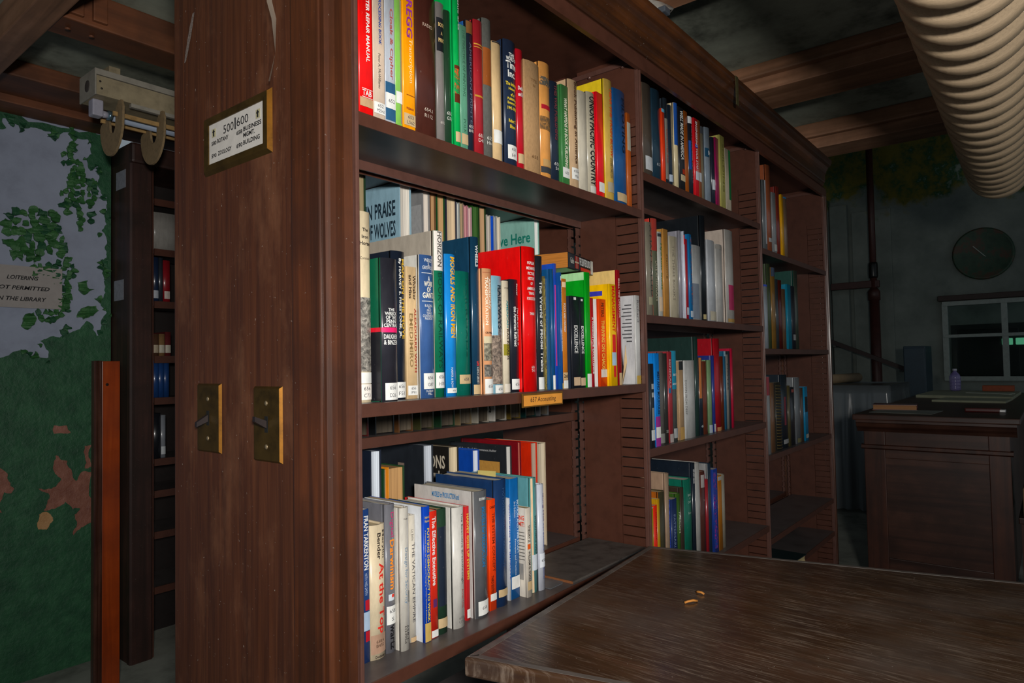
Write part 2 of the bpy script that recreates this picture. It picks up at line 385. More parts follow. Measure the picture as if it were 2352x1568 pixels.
# ceiling beams (brown painted timber)
M_beam = wood('brown_beam_x', '#4A2C1C', '#704026', '#885434', 'x', 0.55, 0.7)
M_beamy = wood('brown_beam_y', '#6A4A34', '#966A4E', '#B08468', 'y', 0.55, 0.7)
def ybeam(name, x0, x1, z0, y0, y1, lab, step=True):
    b = struct(empty(name), lab)
    box('beam_core', x0, x1, y0, y1, z0, 2.41, M_beamy, b, 0.004)
    if step: box('beam_moulding', x0-0.035, x0+0.0, y0, y1, z0+0.05, 2.41, M_beamy, b, 0.008); box('beam_moulding', x1, x1+0.035, y0, y1, z0+0.05, 2.41, M_beamy, b, 0.008)
ybeam('trim_1', 0.62, 0.70, 2.30, 1.4, 3.3, 'brown ceiling beam crossing the upper left corner', False)
ybeam('trim_2', 1.72, 1.85, 2.30, -2.6, 3.3, 'brown ceiling beam meeting the cornice near the cables')
ybeam('trim_3', 2.67, 2.90, 2.31, -2.6, 3.3, 'broad brown ceiling beam behind the ribbed duct')
ybeam('trim_4', 3.52, 3.72, 2.29, -2.6, 4.4, 'last brown ceiling beam at the edge of the low ceiling')
b5 = struct(empty('trim_5'), 'reddish brown ceiling beam running above the strip light')
box('beam_core', 0.70, 3.5, 2.25, 2.385, 2.305, 2.41, M_beam, b5, 0.005)
for i, x in enumerate((0.735, 0.80)): box('gusset_plate', x-.02, x+.02, 2.235, 2.25, 2.32, 2.40, M_beam, b5, .003); lathe('bolt_head', [(.008, 0), (.008, .004), (.004, .006)], M_beam, b5, 10, (x, 2.31, 2.297))
b6 = struct(empty('trim_6'), 'brown wall plate beam along the top of the green wall')
box('beam_core', -1.6, 3.4, 3.16, 3.30, 2.315, 2.41, M_beam, b6, 0.004); box('beam_moulding', -1.6, 3.4, 2.94, 3.16, 2.345, 2.41, M_beam, b6, 0.006)
for y in (3.0, 2.2): pass
# peeling paint: every sheet of loose green paint is its own jagged curled sheet on the plaster
def paint_mat(key, c0, c1, c2):
    m, N, L, p = new_mat(key); v = coords(N, L, (1, 1, 1), True); n = noise(N, L, v, 14, 6, 0.65)
    L.new(ramp(N, L, n, [(0.3, lin(c0)), (0.52, lin(c1)), (0.75, lin(c2))]), p.inputs['Base Color']); p.inputs['Roughness'].default_value = 0.55
    bump(N, L, p, noise(N, L, v, 34, 5, .7), 0.5, 0.01); return m
M_green = paint_mat('green_paint', '#16452C', '#235637', '#336844'); M_green2 = paint_mat('green_paint_light', '#26552C', '#366A38', '#4C7A46'); M_brownp = paint_mat('brown_primer', '#7A4638', '#8E5A48', '#A87060'); M_tanp = paint_mat('tan_primer', '#A87A48', '#B88A5A', '#C49A6A')
PAINT = {
 'cluster': [(0.821, 1.876), (0.874, 1.929), (0.927, 1.938), (1.011, 1.924), (1.005, 1.877), (1.046, 1.817), (1.046, 1.767), (1.018, 1.756), (0.999, 1.797), (0.987, 1.76), (0.975, 1.794), (0.951, 1.777), (0.957, 1.735), (0.931, 1.715), (0.893, 1.742), (0.864, 1.725), (0.847, 1.757), (0.822, 1.767), (0.83, 1.796), (0.847, 1.812), (0.827, 1.829), (0.846, 1.846), (0.821, 1.863)],
 'chain': [(1.051, 2.094), (1.067, 2.119), (1.105, 2.128), (1.119, 2.108), (1.152, 2.093), (1.158, 2.049), (1.149, 1.995), (1.145, 1.905), (1.135, 1.978), (1.132, 2.037), (1.112, 2.055), (1.119, 2.012), (1.099, 1.979), (1.113, 1.878), (1.1, 1.854), (1.093, 1.875), (1.087, 1.955), (1.074, 1.974), (1.052, 1.938), (1.029, 1.967), (1.039, 1.997), (1.023, 2.023), (1.054, 2.051)],
 'chain2': [(1.052, 2.24), (1.092, 2.245), (1.073, 2.227), (1.08, 2.204), (1.054, 2.166), (1.116, 2.174), (1.116, 2.153), (1.097, 2.132), (1.121, 2.11), (1.116, 2.093), (1.155, 2.09), (1.14, 2.087), (1.055, 2.07), (1.05, 2.079), (1.069, 2.126), (1.045, 2.153), (1.018, 2.155), (1.031, 2.177), (1.027, 2.189), (1.054, 2.203)],
 'drape': [(1.024, 1.718), (1.055, 1.739), (1.068, 1.715), (1.097, 1.707), (1.091, 1.663), (1.068, 1.639), (1.043, 1.659), (1.062, 1.588), (1.05, 1.569), (1.066, 1.53), (1.05, 1.501), (1.019, 1.492), (1.007, 1.477), (0.964, 1.455), (0.937, 1.509), (1.031, 1.518), (1.015, 1.635), (0.97, 1.652), (0.907, 1.667), (0.922, 1.689)],
 'p4': [(1.091, 1.641), (1.126, 1.651), (1.133, 1.615), (1.153, 1.616), (1.114, 1.588), (1.094, 1.612)],
 'p5': [(1.088, 1.488), (1.114, 1.533), (1.16, 1.543), (1.173, 1.521), (1.133, 1.49), (1.107, 1.489)],
 'p6': [(0.885, 1.445), (0.9, 1.494), (0.929, 1.502), (0.938, 1.475), (0.929, 1.453), (0.906, 1.429)],
 'lower': [(1.233, 2.147), (1.172, 2.134), (1.168, 2.088), (1.185, 2.047), (1.206, 2.035), (1.196, 1.958), (1.206, 1.914), (1.186, 1.881), (1.206, 1.846), (1.199, 1.8), (1.206, 1.763), (1.183, 1.723), (1.196, 1.687), (1.2, 1.628), (1.183, 1.559), (1.207, 1.516), (1.187, 1.485), (1.18, 1.418), (1.167, 1.41), (1.127, 1.475), (1.101, 1.438), (1.044, 1.422), (1.025, 1.4), (1.001, 1.406), (0.953, 1.384), (0.983, 1.343), (0.983, 1.315), (0.953, 1.315), (0.924, 1.322), (0.895, 1.342), (0.855, 1.335), (0.71, 1.329), (0.721, 0.0), (1.244, 0.0)],
 'top': [(0.73, 2.328), (0.81, 2.329), (1.159, 2.317), (1.234, 2.274), (1.235, 2.145), (1.169, 2.131), (1.164, 2.147), (1.169, 2.175), (1.14, 2.142), (1.121, 2.192), (1.145, 2.219), (1.142, 2.263), (1.128, 2.281), (1.073, 2.278), (1.059, 2.293), (0.994, 2.274), (0.968, 2.275), (0.915, 2.279), (0.889, 2.265), (0.847, 2.292), (0.818, 2.289), (0.831, 2.252), (0.731, 2.23)],
 'brown1': [(0.949, 0.771), (0.985, 0.747), (0.969, 0.676), (1.012, 0.68), (1.047, 0.701), (1.075, 0.665), (1.103, 0.664), (1.082, 0.64), (1.092, 0.606), (1.078, 0.554), (1.121, 0.585), (1.153, 0.595), (1.153, 0.813), (1.109, 0.819), (1.088, 0.782), (1.07, 0.832), (1.053, 0.874), (1.012, 0.902), (1.002, 0.857), (1.032, 0.798), (1.012, 0.77), (0.985, 0.766)],
 'tan': [(0.953, 0.664), (0.979, 0.671), (1.003, 0.631), (0.979, 0.597), (0.95, 0.603)],
 'brown3': [(1.004, 1.028), (1.052, 1.024), (1.066, 0.991), (1.004, 0.993)],
 'brown4': [(0.801, 0.875), (0.819, 0.873), (0.847, 0.817), (0.866, 0.784), (0.856, 0.767), (0.832, 0.775), (0.826, 0.695), (0.802, 0.699)],
 'brown5': [(1.12, 0.93), (1.149, 0.935), (1.149, 0.838), (1.12, 0.833)],
}
def jag(poly, depth=3, amp=0.16):
    for _ in range(depth):
        out = []
        for i, a in enumerate(poly):
            b = poly[(i+1) % len(poly)]; out.append(a); dx, dz = b[0]-a[0], b[1]-a[1]; l = math.hypot(dx, dz)
            if l > 0.012:
                k = random.uniform(-amp, amp); t = random.uniform(.35, .65); k = max(-0.02/l, min(0.02/l, k)); out.append((a[0]+dx*t-dz*k, a[1]+dz*t+dx*k))
        poly = out
    return poly
def paint_sheet(name, poly, mat, y, curl):
    poly = [(min(x, 1.2235), z) for x, z in jag(poly)]; n = len(poly); cx = sum(p[0] for p in poly)/n; cz = sum(p[1] for p in poly)/n
    bm = bmesh.new(); fr = [bm.verts.new((x, y, z)) for x, z in poly]
    for tri in tessellate_polygon([[Vector((x, z, 0)) for x, z in poly]]):
        try: bm.faces.new([fr[i] for i in tri])
        except ValueError: pass
    r = bmesh.ops.extrude_face_region(bm, geom=bm.faces[:]); 
    for v in [g for g in r['geom'] if isinstance(g, bmesh.types.BMVert)]: v.co.y = 3.3005
    for v in fr:
        if v.is_valid and curl: v.co.y -= random.uniform(0, curl)*(0.4+random.random())
    bmesh.ops.recalc_face_normals(bm, faces=bm.faces[:])
    return from_bm(name, bm, mat, wb)
def inside(x, z, poly):
    r = False; n = len(poly)
    for i in range(n):
        (x1, z1), (x2, z2) = poly[i], poly[(i+1) % n]
        if (z1 > z) != (z2 > z) and x < (x2-x1)*(z-z1)/(z2-z1)+x1: r = not r
    return r
def leaf_flake(x, z, s, mat):
    a0 = random.uniform(0, 6.3); k = random.randint(5, 8)
    paint_sheet('paint_flake', [(x+s*random.uniform(.45, 1.25)*math.cos(a0+6.283*i/k), z+s*random.uniform(.5, 1.5)*math.sin(a0+6.283*i/k)) for i in range(k)], mat, 3.2935, 0.010)
for k, poly in PAINT.items():
    if k in ('lower', 'top'):
        if k == 'lower': poly = [(x, -0.05 if z < 0.02 else z) for x, z in poly]
        paint_sheet('paint_sheet', poly, M_green, 3.2982, 0.0004)
    elif k.startswith('brown'): paint_sheet('primer_patch', poly, M_brownp, 3.2965, 0.0)
    elif k == 'tan': paint_sheet('primer_patch', poly, M_tanp, 3.2962, 0.0)
    elif k in ('p4', 'p5', 'p6'): paint_sheet('paint_flake', poly, M_green2, 3.294, 0.012)
    else:
        xs = [p[0] for p in poly]; zs = [p[1] for p in poly]; s = .021 if k == 'cluster' else .015; tries = 0; placed = []
        while tries < 900 and len(placed) < 70:
            tries += 1; x, z = random.uniform(min(xs), max(xs)), random.uniform(min(zs), max(zs))
            if inside(x, z, poly) and all(math.hypot(x-a, (z-c)*.8) > s*1.05 for a, c in placed): placed.append((x, z))
        for x, z in placed: leaf_flake(x, z, s*random.uniform(.75, 1.15), M_green2 if random.random() < .8 else M_green)
for i in range(46):    # small loose flakes along the torn edge
    q = random.choice(PAINT['lower'][2:30] + PAINT['top'][6:20]); a = random.uniform(0, 6.3); s = random.uniform(.008, .022)
    x, z = q[0]+random.uniform(-.012, .014), q[1]+random.uniform(-.02, .02)
    if x > 1.222: continue
    paint_sheet('paint_flake', [(x+s*math.cos(a), z+s*math.sin(a)), (x+s*.8*math.cos(a+2.2), z+s*1.3*math.sin(a+2.2)), (x+s*math.cos(a+4), z+s*.7*math.sin(a+4))], random.choice((M_green, M_green2)), 3.293, 0.012)
# notice on the wall
sg = tag(empty('paper_sign', (0.70, 3.288, 1.519)), 'white paper notice about loitering on the peeling green wall', 'sign')
box('paper', 0, .329, 0, .0015, 0, .172, plain('notice_paper', '#A39C98', .8, 0, .06, 20), sg)
M_ink = plain('black_ink', '#16161A', .6, 0, .1)
for s, x0, x1, zc, hh in (('LOITERING', .133, .243, .124, .017), ('IS NOT PERMITTED', .060, .283, .082, .017), ('IN THE LIBRARY', .098, .272, .037, .017)):
    flat_text(s, (x0, -.0006, zc-hh/2), (x1-x0, 0, 0), (0, 0, hh), M_ink, sg, 'lettering', 1, 0.28)

# ------------------------------------------------------------------ the near bookcase
M_metal = plain('brown_enamel', '#4D2D22', 0.36, 0, .14, 22, .5, 0.0, True)
M_metal2 = plain('brown_enamel_light', '#573A32', 0.32, 0, .12, 40, .5, 0.0, True)
M_metd = plain('worn_shelf_top', '#524C4B', 0.38, 0, .18, 14, .5, 0.0, True)
M_end = panel_wood()
M_stile = wood('walnut_stile', '#341B0F', '#4C2713', '#633418', 'z', 0.34, 2.2, 0.35, .5, 0, .25)
M_corn = wood('walnut_cornice', '#26150D', '#45250F', '#6A3A16', 'x', 0.42, 1.0, 0.7, .5, 0, .15)
bc = tag(empty('bookcase', (0, 0, 0)), 'long brown double-sided library bookcase with wooden end panel and metal shelves', 'bookcase')
XE, XS, Y0, YM, Y1, ZT = 0.602, 0.648, 0.83, 1.035, 1.32, 2.07
XU = [0.648, 1.588, 2.517, 3.436]; TU = 0.012
box('end_panel', XE, XE+0.02, Y0+0.012, Y1, 0, 2.40, M_end, bc, 0.003)
prism('stile', [(XE-0.002, Y0+0.012), (XE-0.002, Y0+0.003), (XE+0.003, Y0-0.003), (XE+0.012, Y0-0.004), (XE+0.030, Y0+0.0), (XE+0.044, Y0-0.003), (XS, Y0-0.001), (XS, Y0+0.03), (XE, Y0+0.03)], 'z', 0, 2.08, M_stile, bc)
box('corner_fillet', XE-0.006, XE+0.0, Y0+0.012, Y0+0.085, 0, 2.38, M_stile, bc, 0.0025)
box('stile', XE+.0205, XS, Y1-0.03, Y1+0.0, 0, 2.08, M_stile, bc, 0.003)
box('stile', 3.448, 3.47, Y0-0.006, Y0+0.03, 0, 2.06, M_stile, bc, 0.003)
box('end_panel', 3.448, 3.468, Y0+0.03, Y1, 0, 2.06, M_end, bc, 0.003)
# uprights: a slotted front sheet made of tongues, a solid sheet behind, notched rails
tongue = None; rail_me = None
def share(name, me, parent, loc): return link(name, me, parent, loc)
t_me = bpy.data.meshes.new('tongue'); t_me.from_pydata(boxv(0, TU*0.75, 0, 0.066, 0, 0.0226), [], CUBE_F); t_me.materials.append(M_metal)
PITCH_Z = 0.0258
def notch_mesh():
    vs, fs = [], []
    for k in range(70):
        z = k*PITCH_Z; b = len(vs); vs += boxv(0, .014, 0, .010, z, z+.0195); fs += [tuple(b+i for i in f) for f in CUBE_F]
        b = len(vs); vs += boxv(.0, .008, .004, .012, z+.0195, z+PITCH_Z); fs += [tuple(b+i for i in f) for f in CUBE_F]
    me = bpy.data.meshes.new('notched_rail'); me.from_pydata(vs, [], fs); me.materials.append(M_metal2); return me
n_me = notch_mesh()
for i, x in enumerate(XU):
    up = box('upright', x, x+TU, Y0+0.08, YM-0.012, 0.04, ZT, M_metal, bc)
    box('upright', x, x+TU, YM+0.03, Y1-0.002, 0.04, ZT, M_metal, bc)
    box('upright_head', x, x+TU, Y0+0.004, Y0+0.08, 1.897, ZT, M_metal, bc)
    box('front_flange', x-0.001, x+0.004, Y0+0.002, Y0+0.012, 0.04, ZT, M_metal2, bc, 0.0012)
    box('front_flange', x+0.006, x+TU+0.001, Y0-0.001, Y0+0.010, 0.04, ZT, M_metal2, bc, 0.0015)
    box('top_bracket', x-0.006, x, Y0+0.02, YM, 2.045, 2.058, M_metal2, bc, 0.001)
    if x < 3: 
        for yy in (Y0+0.045, Y0+.15): lathe('bolt', [(.006, 0), (.006, .003), (.003, .006), (.001, .0065)], M_metal2, bc, 10).matrix_local = Matrix.Translation((x-.001, yy, 2.045)) @ Matrix.Rotation(-math.pi/2, 4, 'Y')
    share('notched_rail', n_me, bc, (x-0.006, YM-0.01, 0.06)); share('notched_rail', n_me, bc, (x-0.006, YM+0.016, 0.06))
    k = 0
    while 0.20+k*PITCH_Z < 1.88:
        share('slot_tongue', t_me, bc, (x+TU*0.12, Y0+0.013, 0.20+k*PITCH_Z)); k += 1
# top panel and header
box('top_panel', XS, 3.448, Y0+0.012, Y1, ZT, ZT+0.012, M_metal, bc)
prism('header_rail', [(Y0-0.006, 2.026), (Y0-0.007, 2.062), (Y0-0.002, 2.070), (Y0+0.02, 2.070), (Y0+0.02, 2.062), (Y0+0.006, 2.058), (Y0+0.006, 2.026)], 'x', XS, 3.452, M_metal, bc)
CP = [(Y0+0.02, 2.068), (Y0-0.008, 2.068), (Y0-0.012, 2.072), (Y0-0.012, 2.080), (Y0-0.016, 2.083), (Y0-0.018, 2.088), (Y0-0.019, 2.120), (Y0-0.023, 2.124), (Y0-0.026, 2.136), (Y0-0.034, 2.150), (Y0-0.044, 2.157), (Y0-0.046, 2.164), (Y0-0.050, 2.168), (Y0-0.050, 2.182), (Y0+0.02, 2.182)]
prism('cornice', CP, 'x', XE-0.01, 3.40, M_corn, bc)
prism('cornice', [(2*1.075-y, z) for y, z in CP], 'x', XE-0.01, 3.40, M_corn, bc)
box('plinth', XS, 3.448, Y0+0.03, Y1-0.03, 0, 0.09, M_metal, bc)
box('dust_cover', XS, 3.40, Y0, Y1, 2.182, 2.19, M_corn, bc)
def shelf(x0, x1, z, rear=False, mat=M_metd):
    s = empty('shelf'); s.parent = bc; s.location = (0, 0, 0)
    a, b = (Y0+0.001, YM-0.015) if not rear else (YM+0.012, Y1-0.004)
    box('board', x0, x1, a, b, z-0.003, z, mat, s)
    box('front_lip', x0, x1, a-0.0015, a+0.002, z-0.021, z+0.0003, M_metal, s, 0.0008); box('back_lip', x0, x1, b-0.002, b+0.002, z-0.021, z-0.001, M_metal2, s, 0.0008)
    return s
bays = [(XU[0]+TU+.0006, XU[1]-.0006), (XU[1]+TU+.0006, XU[2]-.0006), (XU[2]+TU+.0006, XU[3]-.0006)]
FRONT = [[1.649, 1.193, 0.766, 0.36], [1.754, 1.374, 1.021, 0.643, 0.30], [1.667, 1.291, 0.894, 0.590, 0.437, 0.15]]
REAR = [[1.650, 1.378, 1.112, 0.766, 0.40], [1.70, 1.40, 1.05, 0.70], [1.66, 1.30, 0.95, 0.60]]
for b in range(3):
    for z in FRONT[b]: shelf(bays[b][0], bays[b][1], z)
    for z in REAR[b]: shelf(bays[b][0], bays[b][1], z, True)
lbd = tag(empty('loose_board', (1.240, .836, .7663)), 'thin dark board with worn orange edge lying on the lower shelf', 'board')
box('board', .001, .340, .002, .175, 0, .005, plain('dark_worn_board', '#504B47', .5, 0, .3, 25, .4), lbd, .0008)
box('worn_edge', -.0008, .001, .002, .175, 0, .0053, plain('worn_orange_edge', '#7A4A2A', .6, 0, .2, 60), lbd)
# shelf label holder
tg = tag(empty('shelf_tag', (1.056, 0.826, 1.166)), 'orange shelf label reading accounting clipped to the middle shelf edge', 'label')
box('holder', -.002, .139, -.003, 0, -.003, .025, plain('brass_holder', '#7A5420', .4, .5), tg, .0008); box('card', .002, .134, -.0042, -.003, 0, .021, plain('orange_card', '#D08A34', .6, 0, .1), tg)
flat_text('657 Accounting', (.022, -.0048, .004), (.088, 0, 0), (0, 0, .013), M_ink, tg, 'lettering', 0, .1)
# classification sign in brass frame on the end panel (faces -X; reading direction is -Y)
M_brass = plain('old_brass', '#54401C', .45, .7, .3, 30, .5); M_brass_glint = plain('brass_edge_glint', '#7A4E0E', .42, .7, .3, 30, .5)  # second, lighter brass paints a glint on the camera-side edges
ps = tag(empty('brass_sign', (XE, 1.085, 1.655)), 'brass framed classification sign lettered botany zoology business building', 'sign')
def ex(name, y0, y1, z0, z1, th, mat, parent, bev=0.0, x0=0.0): return box(name, -th, -x0, y0, y1, z0, z1, mat, parent, bev)
def bevelled(name, y0, y1, z0, z1, th, inset, mat, parent):
    vs = [(0, y0, z0), (0, y1, z0), (0, y1, z1), (0, y0, z1), (-th, y0+inset, z0+inset), (-th, y1-inset, z0+inset), (-th, y1-inset, z1-inset), (-th, y0+inset, z1-inset)]
    o = obj(name, vs, [(4, 7, 6, 5), (0, 4, 5, 1), (1, 5, 6, 2), (2, 6, 7, 3), (3, 7, 4, 0)], mat, parent); return o
hw, hz, iw, iz = .110, .0535, .090, .036
fr = [(-hw, -hz), (hw, -hz), (hw, hz), (-hw, hz)]; fi = [(-iw, -iz), (iw, -iz), (iw, iz), (-iw, iz)]; fm = [(-hw+.006, -hz+.006), (hw-.006, -hz+.006), (hw-.006, hz-.006), (-hw+.006, hz-.006)]
for i in range(4):
    j = (i+1) % 4
    v = [(0,)+fr[i], (0,)+fr[j], (-.0065,)+fm[i], (-.0065,)+fm[j], (-.0055,)+fi[i], (-.0055,)+fi[j], (-.002,)+fi[i], (-.002,)+fi[j]]
    fb_ = obj('frame_bar', v, [(0, 1, 3, 2), (2, 3, 5, 4), (4, 5, 7, 6)], M_brass, ps)
    if i == 3: fb_.data.materials.append(M_brass_glint); fb_.data.polygons[0].material_index = 1
ex('card', -iw, iw, -iz, iz, .0035, plain('sign_card', '#B9B4AE', .55, 0, .06, 60), ps)
def etext(s, y, z, wd, hh, bold=0, par=ps, mat=M_ink, off=.0042): flat_text(s, (-off, y, z), (0, -wd, 0), (0, 0, hh), mat, par, 'lettering', bold)
for s, y0, y1, zc, hh, bo in (('500', .0387, .0042, .017, .0150, 0), ('600', -.0060, -.0435, .019, .0150, 0), ('658', -.0050, -.0240, .0005, .0072, 1), ('BUSINESS', -.0275, -.0835, .0025, .0078, 1), ('MGMT.', -.0275, -.0635, -.0082, .0078, 1),
                              ('690', -.0050, -.0245, -.0222, .0078, 1), ('BUILDING', -.0270, -.0785, -.0208, .0078, 1), ('580', .0805, .0633, .0004, .0074, 1), ('BOTANY', .0600, .0220, .0012, .0078, 1), ('590', .0805, .0633, -.0222, .0074, 1), ('ZOOLOGY', .0580, .0113, -.0212, .0078, 1)):
    etext(s, y0, zc-hh/2, y0-y1, hh, bo)
ex('divider_bar', -.0022, .0006, .009, .029, .0044, M_ink, ps)
M_card2 = plain('arrow_tag', '#A39C7C', .6, 0, .1)
for y, z in ((.0728, .019), (-.0726, .018)):
    ex('arrow_tag', y-.0065, y+.0065, z-.0075, z+.0075, .0039, M_card2, ps)
    v = [(-.0044, y+a, z+b) for a, b in ((.0022, -.006), (-.0022, -.006), (-.0022, .001), (-.005, .001), (0, .0068), (.005, .001), (.0022, .001))]
    obj('arrow', v, [tuple(range(7))], M_ink, ps)
# the two brass switch plates
for lab, yc, zc, hw, hh, up in (('brass light switch plate with lever down, further from the shelves', 1.182, 1.164, .042, .0615, False), ('brass light switch plate with lever up, nearer the shelves', .992, 1.1605, .041, .061, True)):
    sw = tag(empty('light_switch', (XE, yc, zc)), lab, 'switch', 'brass switch plates on the end panel')
    bevelled('plate', -hw, hw, -hh, hh, .004, .0035, M_brass, sw)
    v = [(-.0002, -hw, -hh), (-.0002, -hw, hh), (-.0043, -hw+.0035, hh-.0035), (-.0043, -hw+.0035, -hh+.0035)]
    obj('plate_edge_glint', v, [(0, 1, 2, 3)], M_brass_glint, sw)  # strip over one edge only, its lighter colour a painted glint
    ex('slot', -.0045, .0045, -.013, .013, .0046, plain('switch_slot', '#0C0C0C', .8), sw)
    s = 1 if up else -1
    v = [(-.006, -.004, -.006), (-.006, .004, -.006), (-.006, .004, .006), (-.006, -.004, .006), (-.026, -.0035, s*.010-.004), (-.026, .0035, s*.010-.004), (-.026, .0035, s*.010+.004), (-.026, -.0035, s*.010+.004)]
    obj('toggle', v, [(4, 7, 6, 5), (0, 4, 5, 1), (1, 5, 6, 2), (2, 6, 7, 3), (3, 7, 4, 0)], plain('switch_lever', '#241E20', .4), sw)
    for z in (.034, -.036):
        lathe('screw', [(.0042, 0), (.0042, .001), (.002, .0018)], plain('screw_metal', '#8A7A60', .4, .6), sw, 10).matrix_local = Matrix.Translation((-.004, 0, z)) @ Matrix.Rotation(-math.pi/2, 4, 'Y')
# torn clear plastic strip above the sign and scraped pale mark
pm, N, L, p = new_mat('clear_plastic'); p.inputs['Base Color'].default_value = (.45, .38, .30, 1); p.inputs['Roughness'].default_value = .1; p.inputs['Alpha'].default_value = .45; p.inputs['Specular IOR Level'].default_value = .8
sh = tag(empty('plastic_strip', (XE-.006, .95, 1.70)), 'torn clear plastic strip hanging above the brass sign', 'strip')
pts = [(.000, .022, .012), (-.002, .012, .008), (.0, -.004, .05), (-.010, -.012, .10), (-.012, -.002, .13), (-.004, .004, .20)]
v = []
for i, (dx, y, z) in enumerate(pts): wv = (.004, .005, .003, .006, .006, .002)[i]; v += [(-.008+dx*.5, y-wv, z), (-.004+dx, y+wv, z+.004)]
obj('strip', v, [(2*i, 2*i+1, 2*i+3, 2*i+2) for i in range(len(pts)-1)], pm, sh, True)
sc = empty('scraped_mark', (XE-.0006, 1.255, 1.88)); sc.parent = bc
v = []
for i in range(9): q = i/8; yy = .018-.034*q; wv = .0015+.0055*math.sin(math.pi*min(q*.75+.1, 1))*(.8+.4*random.random()); v += [(0, yy-wv, -.042+.085*q), (0, yy+wv, -.042+.085*q)]
obj('scraped_finish', v, [(2*i, 2*i+1, 2*i+3, 2*i+2) for i in range(8)], plain('scraped_grey', '#6A5E58', .7, 0, .5, 300), sc)
# small metal clip on the cornice
cl = tag(empty('cornice_clip', (2.165, Y0-.052, 2.10)), 'tarnished metal clip hooked over the wooden cornice', 'clip')
prism('clip_strap', [(.0, -.012), (.0015, -.012), (.0015, .082), (.03, .082), (.03, .0835), (.0, .0835)], 'x', 0, .022, plain('tarnished', '#5C5638', .5, .5, .3, 60), cl)

